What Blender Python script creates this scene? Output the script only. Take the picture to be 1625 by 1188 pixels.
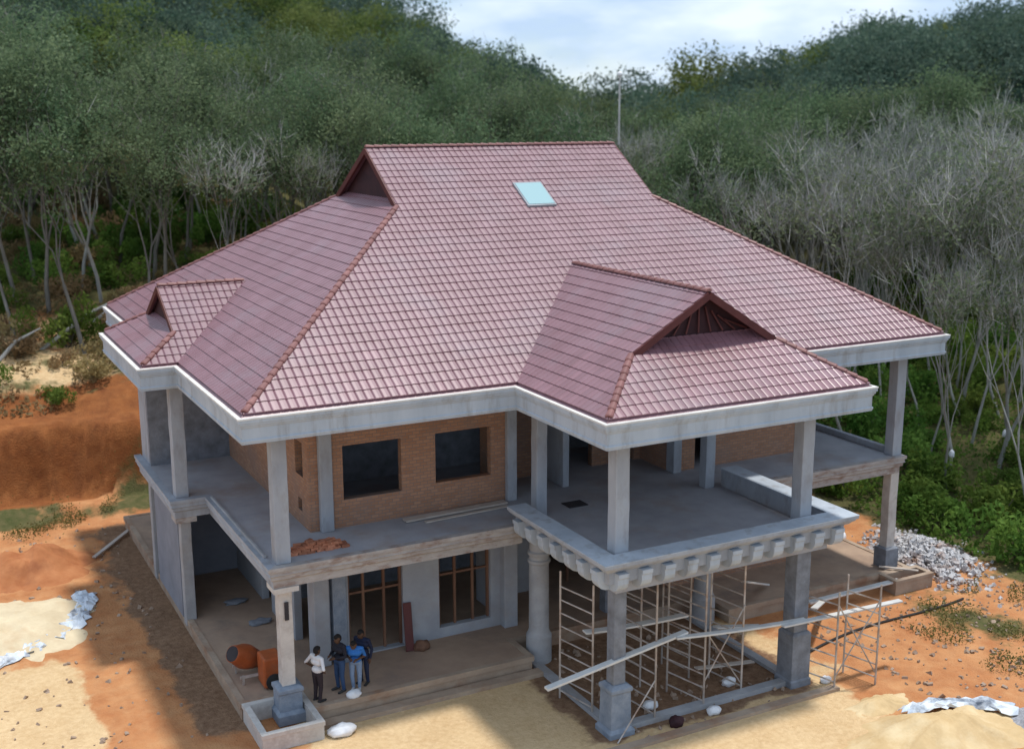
import bpy, bmesh, math, random
import numpy as np
from mathutils import Vector, Matrix, noise as mnoise

# ------------------------------------------------------------------ scene, camera, light
for o in list(bpy.data.objects):
    bpy.data.objects.remove(o)
scene = bpy.context.scene
col = scene.collection

CAM = Vector((-7.649, -30.372, 17.358))
YAW, PITCH, ROLL = 0.47965, -0.21413, -0.00364
def cam_axes():
    cy, sy = math.cos(YAW), math.sin(YAW)
    f = Vector((sy*math.cos(PITCH), cy*math.cos(PITCH), math.sin(PITCH)))
    r = Vector((cy, -sy, 0)); u = r.cross(f)
    R = math.cos(ROLL)*r + math.sin(ROLL)*u
    U = -math.sin(ROLL)*r + math.cos(ROLL)*u
    return R, U, f
R_, U_, F_ = cam_axes()
cd = bpy.data.cameras.new('camera')
cam = bpy.data.objects.new('camera', cd); col.objects.link(cam)
cam.matrix_world = Matrix(((R_.x, U_.x, -F_.x, CAM.x), (R_.y, U_.y, -F_.y, CAM.y), (R_.z, U_.z, -F_.z, CAM.z), (0, 0, 0, 1)))
cd.sensor_width = 36; cd.lens = 41.92
cd.clip_start = 0.5; cd.clip_end = 3000
cd.dof.use_dof = True; cd.dof.focus_distance = 38; cd.dof.aperture_fstop = 0.34
scene.camera = cam

SUN = Vector((2.0, 0.42, 9.3)).normalized()
world = bpy.data.worlds.new('World'); scene.world = world; world.use_nodes = True
nt = world.node_tree; nt.nodes.clear()
wo = nt.nodes.new('ShaderNodeOutputWorld'); bg = nt.nodes.new('ShaderNodeBackground')
sky = nt.nodes.new('ShaderNodeTexSky'); sky.sky_type = 'NISHITA'; sky.sun_disc = False
sky.sun_elevation = math.asin(SUN.z); sky.sun_rotation = math.atan2(SUN.x, SUN.y)
sky.air_density = 1.0; sky.dust_density = 0.3; sky.ozone_density = 2.0
tc = nt.nodes.new('ShaderNodeTexCoord'); mp = nt.nodes.new('ShaderNodeMapping'); mp.inputs['Scale'].default_value = (1, 1, 3.2)
nz = nt.nodes.new('ShaderNodeTexNoise'); nz.inputs['Scale'].default_value = 4.5; nz.inputs['Detail'].default_value = 7; nz.inputs['Roughness'].default_value = 0.55
rp = nt.nodes.new('ShaderNodeValToRGB'); rp.color_ramp.elements[0].position = 0.28; rp.color_ramp.elements[1].position = 0.52
mx = nt.nodes.new('ShaderNodeMix'); mx.data_type = 'RGBA'
nz2 = nt.nodes.new('ShaderNodeTexNoise'); nz2.inputs['Scale'].default_value = 7.5; nz2.inputs['Detail'].default_value = 6
rp2 = nt.nodes.new('ShaderNodeValToRGB'); rp2.color_ramp.elements[0].position = 0.38; rp2.color_ramp.elements[1].position = 0.62
rp2.color_ramp.elements[0].color = (4.3, 5.6, 7.4, 1); rp2.color_ramp.elements[1].color = (7.0, 7.9, 9.0, 1)
nt.links.new(mp.outputs[0], nz2.inputs['Vector']); nt.links.new(nz2.outputs['Fac'], rp2.inputs['Fac']); nt.links.new(rp2.outputs['Color'], mx.inputs['B'])
nt.links.new(tc.outputs['Generated'], mp.inputs['Vector']); nt.links.new(mp.outputs[0], nz.inputs['Vector'])
nt.links.new(nz.outputs['Fac'], rp.inputs['Fac']); nt.links.new(rp.outputs['Color'], mx.inputs['Factor'])
nt.links.new(sky.outputs[0], mx.inputs['A']); nt.links.new(mx.outputs['Result'], bg.inputs['Color'])
bg.inputs['Strength'].default_value = 0.12
nt.links.new(bg.outputs[0], wo.inputs['Surface'])
sl = bpy.data.lights.new('sun', 'SUN'); sl.energy = 3.1; sl.angle = math.radians(4.0); sl.color = (1.0, 0.95, 0.88)
so = bpy.data.objects.new('sun', sl); col.objects.link(so)
so.rotation_euler = SUN.to_track_quat('Z', 'Y').to_euler(); so.location = (10, 10, 60)
scene.view_settings.view_transform = 'Standard'; scene.view_settings.look = 'None'
scene.view_settings.exposure = 0.15; scene.view_settings.gamma = 1.0

# ------------------------------------------------------------------ materials
def nd(nt, t, **kw):
    n = nt.nodes.new(t)
    for k, v in kw.items():
        if k in n.inputs: n.inputs[k].default_value = v
        else: setattr(n, k, v)
    return n
MATS = {}
def pmat(name, c1, c2, scale=2.0, rough=0.8, bump=0.0, bscale=None, spec=0.3, c3=None, scale3=0.6, amt3=0.5, stretch=(1, 1, 1), metallic=0.0, objvar=0.0, pos3=(0.5, 0.68)):
    """two-tone noise, optional third broad stain colour; coordinates are world positions"""
    m = bpy.data.materials.new(name); m.use_nodes = True; t = m.node_tree
    p = t.nodes['Principled BSDF']; g = nd(t, 'ShaderNodeNewGeometry')
    mpn = nd(t, 'ShaderNodeMapping'); mpn.inputs['Scale'].default_value = stretch
    t.links.new(g.outputs['Position'], mpn.inputs['Vector'])
    n1 = nd(t, 'ShaderNodeTexNoise', Scale=scale, Detail=6, Roughness=0.6); t.links.new(mpn.outputs[0], n1.inputs['Vector'])
    r1 = nd(t, 'ShaderNodeValToRGB'); e = r1.color_ramp.elements
    e[0].position = 0.32; e[1].position = 0.68; e[0].color = (*c1, 1); e[1].color = (*c2, 1)
    t.links.new(n1.outputs['Fac'], r1.inputs['Fac']); out = r1.outputs['Color']
    if c3:
        n3 = nd(t, 'ShaderNodeTexNoise', Scale=scale3, Detail=5, Roughness=0.65); t.links.new(mpn.outputs[0], n3.inputs['Vector'])
        r3 = nd(t, 'ShaderNodeMapRange'); r3.inputs['From Min'].default_value = pos3[0]; r3.inputs['From Max'].default_value = pos3[1]; r3.inputs['To Max'].default_value = amt3
        t.links.new(n3.outputs['Fac'], r3.inputs['Value'])
        mm = nd(t, 'ShaderNodeMix', data_type='RGBA'); mm.inputs['B'].default_value = (*c3, 1)
        t.links.new(r3.outputs[0], mm.inputs['Factor']); t.links.new(out, mm.inputs['A']); out = mm.outputs['Result']
    if objvar:
        oi = nd(t, 'ShaderNodeObjectInfo'); hs = nd(t, 'ShaderNodeHueSaturation')
        mr = nd(t, 'ShaderNodeMapRange'); mr.inputs['To Min'].default_value = 1-objvar; mr.inputs['To Max'].default_value = 1+objvar
        t.links.new(oi.outputs['Random'], mr.inputs['Value']); t.links.new(mr.outputs[0], hs.inputs['Value'])
        t.links.new(out, hs.inputs['Color']); out = hs.outputs['Color']
    t.links.new(out, p.inputs['Base Color'])
    p.inputs['Roughness'].default_value = rough; p.inputs['Specular IOR Level'].default_value = spec; p.inputs['Metallic'].default_value = metallic
    if bump:
        nb = nd(t, 'ShaderNodeTexNoise', Scale=bscale or scale*6, Detail=5); t.links.new(mpn.outputs[0], nb.inputs['Vector'])
        b = nd(t, 'ShaderNodeBump', Strength=bump, Distance=0.03); t.links.new(nb.outputs['Fac'], b.inputs['Height'])
        t.links.new(b.outputs[0], p.inputs['Normal'])
    MATS[name] = m
    return m
M_tile = pmat('roof_tile', (0.185, 0.084, 0.098), (0.24, 0.120, 0.142), 1.1, 0.41, 0.0, spec=0.85, c3=(0.23, 0.165, 0.19), scale3=0.45, amt3=0.45, objvar=0.10)
M_cap = pmat('ridge_cap', (0.17, 0.068, 0.062), (0.25, 0.11, 0.10), 1.5, 0.5, spec=0.4, objvar=0.12)
M_trim = pmat('dark_trim', (0.08, 0.022, 0.022), (0.12, 0.034, 0.032), 2, 0.5)
M_gable = pmat('gable_board', (0.028, 0.011, 0.015), (0.05, 0.018, 0.022), 3, 0.7)
M_fascia = pmat('painted_concrete', (0.34, 0.39, 0.45), (0.44, 0.49, 0.55), 1.2, 0.75, 0.15, 20, c3=(0.22, 0.21, 0.20), scale3=2.2, amt3=0.7, stretch=(1, 1, 0.18), pos3=(0.52, 0.74))
M_rim = pmat('rim_concrete', (0.56, 0.55, 0.53), (0.70, 0.69, 0.66), 2.5, 0.8, 0.1, 18)
M_conc = pmat('concrete', (0.28, 0.29, 0.31), (0.38, 0.39, 0.41), 1.4, 0.85, 0.25, 16, c3=(0.26, 0.23, 0.20), scale3=0.9, amt3=0.55)
M_column = pmat('column_concrete', (0.29, 0.315, 0.36), (0.38, 0.41, 0.455), 1.2, 0.85, 0.25, 18, c3=(0.22, 0.20, 0.185), scale3=1.9, amt3=0.6, pos3=(0.5, 0.72), stretch=(1, 1, 0.45))
M_colpale = pmat('pale_plaster', (0.47, 0.45, 0.43), (0.58, 0.56, 0.53), 2.2, 0.85, 0.25, 18, c3=(0.34, 0.30, 0.27), scale3=2.0, amt3=0.6)
M_ped = pmat('wet_cement', (0.17, 0.21, 0.27), (0.27, 0.31, 0.37), 3.5, 0.8, 0.5, 14)
M_coldark = pmat('dark_and_shaded_cement', (0.14, 0.15, 0.17), (0.24, 0.26, 0.30), 2.5, 0.8, 0.4, 14)  # dark cement; also puts shade into partitions, one wall and a column
M_slabedge = pmat('stained_moulding', (0.30, 0.28, 0.27), (0.41, 0.39, 0.38), 1.8, 0.88, 0.5, 9, c3=(0.20, 0.12, 0.09), scale3=1.6, amt3=0.8, stretch=(1, 1, 2.5))
M_floor = pmat('screed_floor', (0.29, 0.305, 0.34), (0.39, 0.40, 0.435), 0.8, 0.8, 0.15, 10, c3=(0.30, 0.24, 0.20), scale3=0.5, amt3=0.6)
M_dirtfloor = pmat('dusty_floor', (0.30, 0.21, 0.155), (0.40, 0.29, 0.21), 0.9, 0.9, 0.2, 8, c3=(0.22, 0.17, 0.14), scale3=0.7, amt3=0.7)
M_plinth = pmat('plinth_concrete', (0.30, 0.225, 0.17), (0.42, 0.33, 0.25), 1.3, 0.9, 0.4, 9, c3=(0.26, 0.13, 0.07), scale3=0.8, amt3=0.7)
M_plaster = pmat('grey_plaster', (0.29, 0.31, 0.35), (0.37, 0.395, 0.435), 1.0, 0.85, 0.15, 14, c3=(0.30, 0.27, 0.25), scale3=0.7, amt3=0.5)
M_shadewall = pmat('shaded_plaster', (0.17, 0.19, 0.23), (0.24, 0.26, 0.31), 1.0, 0.85, 0.15, 14)  # grey plaster made darker and bluer to paint in its shade
M_wood = pmat('formwork_wood', (0.13, 0.065, 0.042), (0.20, 0.11, 0.07), 3, 0.8, 0.3, 20, stretch=(1, 1, 0.2))
M_board = pmat('weathered_board', (0.38, 0.33, 0.29), (0.52, 0.47, 0.42), 2.5, 0.75, 0.3, 14, stretch=(0.4, 1, 1))
M_plank = pmat('pale_plank', (0.50, 0.51, 0.51), (0.66, 0.66, 0.64), 2.0, 0.55, 0.15, 14, c3=(0.42, 0.38, 0.33), scale3=1.0, amt3=0.6)
M_steel = pmat('scaffold_steel', (0.34, 0.30, 0.27), (0.52, 0.48, 0.45), 3, 0.55, 0.1, 20, spec=0.5, metallic=0.3, objvar=0.15, c3=(0.25, 0.12, 0.06), scale3=1.8, amt3=0.6)
M_dark = pmat('dark_void', (0.03, 0.03, 0.035), (0.05, 0.045, 0.05), 2, 0.9)
M_soffit = pmat('soffit_board', (0.13, 0.09, 0.085), (0.18, 0.12, 0.11), 1.5, 0.85)
M_white = pmat('white_plastic', (0.66, 0.68, 0.72), (0.82, 0.83, 0.85), 4, 0.5, 0.3, 20, objvar=0.08)
M_tarp = pmat('blue_white_tarp', (0.50, 0.58, 0.68), (0.76, 0.80, 0.84), 1.6, 0.45, 0.4, 5, c3=(0.07, 0.09, 0.13), scale3=1.1, amt3=0.85)
M_orange = pmat('orange_paint', (0.32, 0.075, 0.022), (0.42, 0.11, 0.035), 2.5, 0.5, 0.1, 20, c3=(0.2, 0.09, 0.05), scale3=3, amt3=0.5)
M_black = pmat('black_rubber', (0.02, 0.02, 0.02), (0.04, 0.04, 0.04), 3, 0.7)
M_sand = pmat('sand', (0.52, 0.37, 0.19), (0.64, 0.48, 0.27), 1.2, 0.95, 0.5, 12, c3=(0.68, 0.56, 0.36), scale3=0.6, amt3=0.6)
M_palesand = pmat('pale_sand', (0.55, 0.45, 0.30), (0.68, 0.58, 0.40), 1.2, 0.95, 0.5, 12, c3=(0.5, 0.34, 0.2), scale3=0.8, amt3=0.5)
M_gravel = pmat('grey_gravel', (0.22, 0.23, 0.26), (0.40, 0.41, 0.45), 9, 0.9, 0.9, 22)
M_clay = pmat('clay_soil', (0.36, 0.13, 0.05), (0.47, 0.20, 0.085), 1.4, 0.95, 0.7, 6, c3=(0.24, 0.085, 0.04), scale3=0.8, amt3=0.6)
M_rubble = pmat('rubble', (0.34, 0.33, 0.33), (0.68, 0.68, 0.70), 3.2, 0.9, 0.3, 12, c3=(0.33, 0.19, 0.12), scale3=1.2, amt3=0.9)
M_stone = pmat('stone', (0.28, 0.19, 0.13), (0.48, 0.37, 0.29), 3, 0.9, 0.3, 12, objvar=0.25)
M_bark = pmat('pale_bark', (0.23, 0.225, 0.205), (0.44, 0.43, 0.405), 2.2, 0.9, 0.3, 10, stretch=(1, 1, 0.35), objvar=0.22)
M_barkdark = pmat('dark_bark', (0.07, 0.06, 0.05), (0.14, 0.12, 0.10), 2.2, 0.9, 0.3, 10, stretch=(1, 1, 0.35), objvar=0.2)
M_lamp = pmat('lamp_globe', (0.8, 0.8, 0.78), (0.85, 0.85, 0.83), 2, 0.3)
M_clayb = pmat('fired_brick', (0.34, 0.12, 0.065), (0.50, 0.22, 0.13), 6, 0.9, 0.3, 30, objvar=0.3)

def glass_mat():
    m = bpy.data.materials.new('skylight_glass'); m.use_nodes = True
    p = m.node_tree.nodes['Principled BSDF']
    p.inputs['Base Color'].default_value = (0.26, 0.42, 0.45, 1); p.inputs['Roughness'].default_value = 0.5; p.inputs['Specular IOR Level'].default_value = 0.3
    return m
M_glass = glass_mat()

def brick_mat():
    m = bpy.data.materials.new('raw_brick_wall'); m.use_nodes = True; t = m.node_tree; p = t.nodes['Principled BSDF']
    g = nd(t, 'ShaderNodeNewGeometry'); sp = nd(t, 'ShaderNodeSeparateXYZ'); t.links.new(g.outputs['Position'], sp.inputs[0])
    ad = nd(t, 'ShaderNodeMath', operation='ADD'); t.links.new(sp.outputs['X'], ad.inputs[0]); t.links.new(sp.outputs['Y'], ad.inputs[1])
    cb = nd(t, 'ShaderNodeCombineXYZ'); t.links.new(ad.outputs[0], cb.inputs['X']); t.links.new(sp.outputs['Z'], cb.inputs['Y'])
    b = nd(t, 'ShaderNodeTexBrick', Scale=1.0); b.inputs['Brick Width'].default_value = 0.24; b.inputs['Row Height'].default_value = 0.105
    b.inputs['Mortar Size'].default_value = 0.012; b.inputs['Mortar Smooth'].default_value = 0.3
    b.inputs['Color1'].default_value = (0.33, 0.175, 0.11, 1); b.inputs['Color2'].default_value = (0.42, 0.235, 0.15, 1); b.inputs['Mortar'].default_value = (0.24, 0.18, 0.15, 1)
    t.links.new(cb.outputs[0], b.inputs['Vector'])
    n = nd(t, 'ShaderNodeTexNoise', Scale=0.9, Detail=5); t.links.new(g.outputs['Position'], n.inputs['Vector'])
    r = nd(t, 'ShaderNodeMapRange'); r.inputs['From Min'].default_value = 0.5; r.inputs['From Max'].default_value = 0.72; r.inputs['To Max'].default_value = 0.55
    t.links.new(n.outputs['Fac'], r.inputs['Value'])
    mm = nd(t, 'ShaderNodeMix', data_type='RGBA'); mm.inputs['B'].default_value = (0.25, 0.19, 0.165, 1)
    t.links.new(r.outputs[0], mm.inputs['Factor']); t.links.new(b.outputs['Color'], mm.inputs['A']); t.links.new(mm.outputs['Result'], p.inputs['Base Color'])
    bu = nd(t, 'ShaderNodeBump', Strength=0.5, Distance=0.02); bu.invert = True
    t.links.new(b.outputs['Fac'], bu.inputs['Height']); t.links.new(bu.outputs[0], p.inputs['Normal'])
    p.inputs['Roughness'].default_value = 0.92; p.inputs['Specular IOR Level'].default_value = 0.15
    return m
M_brick = brick_mat()

def leaf_mat(name, c1, c2, c3=None, trans=0.42, var=0.2):
    m = bpy.data.materials.new(name); m.use_nodes = True; t = m.node_tree; t.nodes.clear()
    out = nd(t, 'ShaderNodeOutputMaterial'); g = nd(t, 'ShaderNodeNewGeometry')
    n = nd(t, 'ShaderNodeTexNoise', Scale=0.55, Detail=4); t.links.new(g.outputs['Position'], n.inputs['Vector'])
    r = nd(t, 'ShaderNodeValToRGB'); e = r.color_ramp.elements; e[0].position = 0.33; e[1].position = 0.66; e[0].color = (*c1, 1); e[1].color = (*c2, 1)
    t.links.new(n.outputs['Fac'], r.inputs['Fac'])
    oi = nd(t, 'ShaderNodeObjectInfo'); hs = nd(t, 'ShaderNodeHueSaturation')
    mr = nd(t, 'ShaderNodeMapRange'); mr.inputs['To Min'].default_value = 1-var; mr.inputs['To Max'].default_value = 1+var
    t.links.new(oi.outputs['Random'], mr.inputs['Value']); t.links.new(mr.outputs[0], hs.inputs['Value'])
    mh = nd(t, 'ShaderNodeMath', operation='MULTIPLY_ADD'); mh.inputs[1].default_value = 7.13; mh.inputs[2].default_value = 0
    fr = nd(t, 'ShaderNodeMath', operation='FRACT'); t.links.new(oi.outputs['Random'], mh.inputs[0]); t.links.new(mh.outputs[0], fr.inputs[0])
    m2 = nd(t, 'ShaderNodeMapRange'); m2.inputs['To Min'].default_value = 0.475; m2.inputs['To Max'].default_value = 0.52
    t.links.new(fr.outputs[0], m2.inputs['Value']); t.links.new(m2.outputs[0], hs.inputs['Hue'])
    t.links.new(r.outputs['Color'], hs.inputs['Color'])
    d = nd(t, 'ShaderNodeBsdfPrincipled'); d.inputs['Roughness'].default_value = 0.6; d.inputs['Specular IOR Level'].default_value = 0.06
    tr = nd(t, 'ShaderNodeBsdfTranslucent'); ms = nd(t, 'ShaderNodeMixShader'); ms.inputs['Fac'].default_value = trans
    t.links.new(hs.outputs['Color'], d.inputs['Base Color']); t.links.new(hs.outputs['Color'], tr.inputs['Color'])
    t.links.new(d.outputs[0], ms.inputs[1]); t.links.new(tr.outputs[0], ms.inputs[2]); t.links.new(ms.outputs[0], out.inputs['Surface'])
    return m
M_leafgrey = leaf_mat('greygreen_leaf', (0.08, 0.13, 0.065), (0.155, 0.21, 0.11))
M_leafgreen = leaf_mat('green_leaf', (0.08, 0.125, 0.032), (0.17, 0.205, 0.065))
M_leafdeep = leaf_mat('bluegreen_leaf', (0.055, 0.10, 0.072), (0.12, 0.17, 0.125))
M_leafdry = leaf_mat('dry_leaf', (0.11, 0.145, 0.08), (0.21, 0.245, 0.15))
M_bush = leaf_mat('bush_leaf', (0.08, 0.165, 0.03), (0.17, 0.26, 0.055), trans=0.45)
M_grass = leaf_mat('sparse_grass', (0.11, 0.13, 0.035), (0.22, 0.21, 0.08))
M_brush = leaf_mat('dry_brush_leaf', (0.20, 0.145, 0.07), (0.38, 0.27, 0.14))

def ground_mat():
    m = bpy.data.materials.new('ground_soil'); m.use_nodes = True; t = m.node_tree; p = t.nodes['Principled BSDF']
    g = nd(t, 'ShaderNodeNewGeometry'); P = g.outputs['Position']
    def nzz(s, d=6, r=0.6):
        n = nd(t, 'ShaderNodeTexNoise', Scale=s, Detail=d, Roughness=r); t.links.new(P, n.inputs['Vector']); return n.outputs['Fac']
    def ramp(f, a, b, p0=0.35, p1=0.65):
        r = nd(t, 'ShaderNodeValToRGB'); e = r.color_ramp.elements; e[0].position = p0; e[1].position = p1; e[0].color = (*a, 1); e[1].color = (*b, 1)
        t.links.new(f, r.inputs['Fac']); return r.outputs['Color']
    def mix(f, a, b):
        mm = nd(t, 'ShaderNodeMix', data_type='RGBA'); t.links.new(f, mm.inputs['Factor']); t.links.new(a, mm.inputs['A']); t.links.new(b, mm.inputs['B']); return mm.outputs['Result']
    def zone(attr, amt=0.7, s=0.6):
        a = nd(t, 'ShaderNodeAttribute', attribute_name=attr)
        n = nzz(s, 7, 0.65)
        ma = nd(t, 'ShaderNodeMath', operation='MULTIPLY_ADD'); ma.inputs[1].default_value = amt*2; ma.inputs[2].default_value = -amt
        t.links.new(n, ma.inputs[0])
        ad = nd(t, 'ShaderNodeMath', operation='ADD'); t.links.new(ma.outputs[0], ad.inputs[0]); t.links.new(a.outputs['Fac'], ad.inputs[1])
        r = nd(t, 'ShaderNodeMapRange'); r.interpolation_type = 'SMOOTHSTEP'; r.inputs['From Min'].default_value = 0.38; r.inputs['From Max'].default_value = 0.62
        t.links.new(ad.outputs[0], r.inputs['Value']); return r.outputs[0]
    clay = mix(nzz(2.6), ramp(nzz(0.5), (0.48, 0.18, 0.066), (0.58, 0.27, 0.115)), ramp(nzz(1.1), (0.33, 0.14, 0.065), (0.56, 0.32, 0.16)))
    tan = mix(nzz(1.9), ramp(nzz(0.7), (0.58, 0.40, 0.21), (0.70, 0.52, 0.30)), ramp(nzz(6), (0.50, 0.335, 0.18), (0.70, 0.52, 0.31)))
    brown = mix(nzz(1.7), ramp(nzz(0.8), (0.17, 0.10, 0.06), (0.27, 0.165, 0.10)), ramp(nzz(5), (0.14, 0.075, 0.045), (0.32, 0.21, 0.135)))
    grass = mix(nzz(2.2), ramp(nzz(0.45), (0.07, 0.075, 0.03), (0.12, 0.10, 0.05)), ramp(nzz(3), (0.06, 0.085, 0.025), (0.18, 0.15, 0.07)))
    red = mix(nzz(2.0), ramp(nzz(0.6), (0.22, 0.07, 0.022), (0.34, 0.12, 0.04)), ramp(nzz(1.4), (0.15, 0.06, 0.028), (0.36, 0.15, 0.055)))  # red clay of the bank, darkened to paint in shade on its face
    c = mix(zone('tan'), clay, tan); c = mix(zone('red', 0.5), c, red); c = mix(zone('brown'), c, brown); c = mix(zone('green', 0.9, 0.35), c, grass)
    t.links.new(c, p.inputs['Base Color']); p.inputs['Roughness'].default_value = 0.95; p.inputs['Specular IOR Level'].default_value = 0.1
    ad = nd(t, 'ShaderNodeMath', operation='ADD'); t.links.new(nzz(3, 8, 0.7), ad.inputs[0]); t.links.new(nzz(14, 4), ad.inputs[1])
    b = nd(t, 'ShaderNodeBump', Strength=0.55, Distance=0.1); t.links.new(ad.outputs[0], b.inputs['Height']); t.links.new(b.outputs[0], p.inputs['Normal'])
    return m
M_ground = ground_mat()

# ------------------------------------------------------------------ mesh helpers
def mk(name, verts, faces, mats, parent=None, smooth=False, midx=None):
    me = bpy.data.meshes.new(name)
    me.from_pydata([tuple(v) for v in verts], [], faces)
    if not isinstance(mats, (list, tuple)): mats = [mats]
    for m in mats: me.materials.append(m)
    if midx is not None: me.polygons.foreach_set('material_index', midx)
    if smooth: me.polygons.foreach_set('use_smooth', [True]*len(me.polygons))
    me.update()
    o = bpy.data.objects.new(name, me); col.objects.link(o)
    if parent is not None: attach(o, parent)
    return o
BASE = {}
def attach(o, parent):
    o.parent = parent
    if parent.name in BASE: o.matrix_parent_inverse = Matrix.Translation(BASE[parent.name]).inverted()
def tag(o, label=None, cat=None, group=None, kind=None):
    if label: o['label'] = label
    if cat: o['category'] = cat
    if group: o['group'] = group
    if kind: o['kind'] = kind
    return o
def thing(name, label, cat, loc=(0, 0, 0), group=None):
    o = bpy.data.objects.new(name, None); col.objects.link(o); o.location = loc; o.empty_display_size = 0.3
    BASE[o.name] = Vector(loc)
    return tag(o, label, cat, group)
class MB:
    def __init__(s): s.v = []; s.f = []
    def box(s, x0, x1, y0, y1, z0, z1):
        b = len(s.v)
        s.v += [(x0, y0, z0), (x1, y0, z0), (x1, y1, z0), (x0, y1, z0), (x0, y0, z1), (x1, y0, z1), (x1, y1, z1), (x0, y1, z1)]
        s.f += [(b, b+3, b+2, b+1), (b+4, b+5, b+6, b+7), (b, b+1, b+5, b+4), (b+1, b+2, b+6, b+5), (b+2, b+3, b+7, b+6), (b+3, b, b+4, b+7)]
        return s
    def bar(s, a, b_, w, h, up=(0, 0, 1)):
        a = Vector(a); b_ = Vector(b_); d = (b_-a).normalized(); up = Vector(up)
        r = d.cross(up)
        if r.length < 1e-4: r = d.cross(Vector((1, 0, 0)))
        r.normalize(); u = r.cross(d).normalized(); k = len(s.v)
        for p in (a, b_):
            for sx, sz in ((-1, -1), (1, -1), (1, 1), (-1, 1)): s.v.append(tuple(p + r*sx*w/2 + u*sz*h/2))
        s.f += [(k, k+1, k+2, k+3), (k+7, k+6, k+5, k+4), (k, k+4, k+5, k+1), (k+1, k+5, k+6, k+2), (k+2, k+6, k+7, k+3), (k+3, k+7, k+4, k)]
        return s
    def tube(s, pts, rads, n=6, caps=True):
        k = len(s.v); pts = [Vector(p) for p in pts]; pr = None
        if not isinstance(rads, (list, tuple)): rads = [rads]*len(pts)
        for i, p in enumerate(pts):
            d = (pts[min(i+1, len(pts)-1)] - pts[max(i-1, 0)]).normalized()
            if pr is None: pr = d.cross(Vector((0.31, 0.9, 0.2)));
            pr = (pr - d*pr.dot(d)); pr.normalize(); q = d.cross(pr)
            for j in range(n):
                a = 2*math.pi*j/n; s.v.append(tuple(p + (pr*math.cos(a) + q*math.sin(a))*rads[i]))
        for i in range(len(pts)-1):
            for j in range(n):
                s.f.append((k+i*n+j, k+i*n+(j+1) % n, k+(i+1)*n+(j+1) % n, k+(i+1)*n+j))
        if caps:
            s.f.append(tuple(k+j for j in range(n))[::-1]); s.f.append(tuple(k+(len(pts)-1)*n+j for j in range(n)))
        return s
    def lathe(s, c, prof, n=12, square=False):
        k = len(s.v); n = 4 if square else n
        for r, z in prof:
            for j in range(n):
                a = 2*math.pi*(j+(0.5 if square else 0))/n; rr = r*(math.sqrt(2) if square else 1)
                s.v.append((c[0]+rr*math.cos(a), c[1]+rr*math.sin(a), c[2]+z))
        for i in range(len(prof)-1):
            for j in range(n): s.f.append((k+i*n+j, k+i*n+(j+1) % n, k+(i+1)*n+(j+1) % n, k+(i+1)*n+j))
        s.f.append(tuple(k+j for j in range(n))[::-1]); s.f.append(tuple(k+(len(prof)-1)*n+j for j in range(n)))
        return s
    def build(s, name, mat, parent=None, smooth=False): return mk(name, s.v, s.f, mat, parent, smooth)
def bevel(o, w=0.015, seg=1):
    b = o.modifiers.new('bevel', 'BEVEL'); b.width = w; b.segments = seg; b.limit_method = 'ANGLE'; b.angle_limit = math.radians(40); return o
def prism(outline, z0, z1):
    n = len(outline); m = MB()
    m.v = [(x, y, z0) for x, y in outline] + [(x, y, z1) for x, y in outline]
    m.f = [tuple(range(n))[::-1], tuple(range(n, 2*n))] + [(i, (i+1) % n, n+(i+1) % n, n+i) for i in range(n)]
    return m
def sweep(outline, prof, closed=True):
    """mitred sweep of closed profile [(outward offset, z)] along a CCW outline"""
    n = len(outline); m = MB(); P = [Vector((x, y, 0)) for x, y in outline]; dirs = []
    for i in range(n): dirs.append((P[(i+1) % n]-P[i]).normalized())
    k = len(prof)
    for i in range(n):
        d1 = dirs[i]; d0 = dirs[i-1]
        if not closed and i == 0: d0 = d1
        if not closed and i == n-1: d1 = d0 = dirs[i-1]
        n0 = Vector((d0.y, -d0.x, 0)); n1 = Vector((d1.y, -d1.x, 0))
        mit = (n0+n1); mit = mit/ (1+n0.dot(n1))
        for o, z in prof: q = P[i]+mit*o; m.v.append((q.x, q.y, z))
    for i in range(n if closed else n-1):
        a = i*k; b = ((i+1) % n)*k
        for j in range(k): m.f.append((a+j, a+(j+1) % k, b+(j+1) % k, b+j))
    if not closed:
        m.f.append(tuple(range(k))); m.f.append(tuple((n-1)*k+j for j in range(k))[::-1])
    return m
def recalc(o):
    bm = bmesh.new(); bm.from_mesh(o.data); bmesh.ops.recalc_face_normals(bm, faces=bm.faces); bm.to_mesh(o.data); bm.free(); return o
def wall(axis, c0, c1, a0, a1, z0, z1, ops=()):
    """wall slab; axis 'x' runs along X at y c0..c1, axis 'y' along Y at x c0..c1; ops = (a0,a1,z0,z1) openings"""
    m = MB(); cuts = sorted({a0, a1, *[o[0] for o in ops], *[o[1] for o in ops]})
    for s, e in zip(cuts[:-1], cuts[1:]):
        mid = (s+e)/2; segs = [(z0, z1)]
        for o in ops:
            if o[0] < mid < o[1]:
                ns = []
                for p, q in segs:
                    if o[2] > p: ns.append((p, min(q, o[2])))
                    if o[3] < q: ns.append((max(p, o[3]), q))
                segs = ns
        for p, q in segs:
            if axis == 'x': m.box(s, e, c0, c1, p, q)
            else: m.box(c0, c1, s, e, p, q)
    return m

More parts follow.
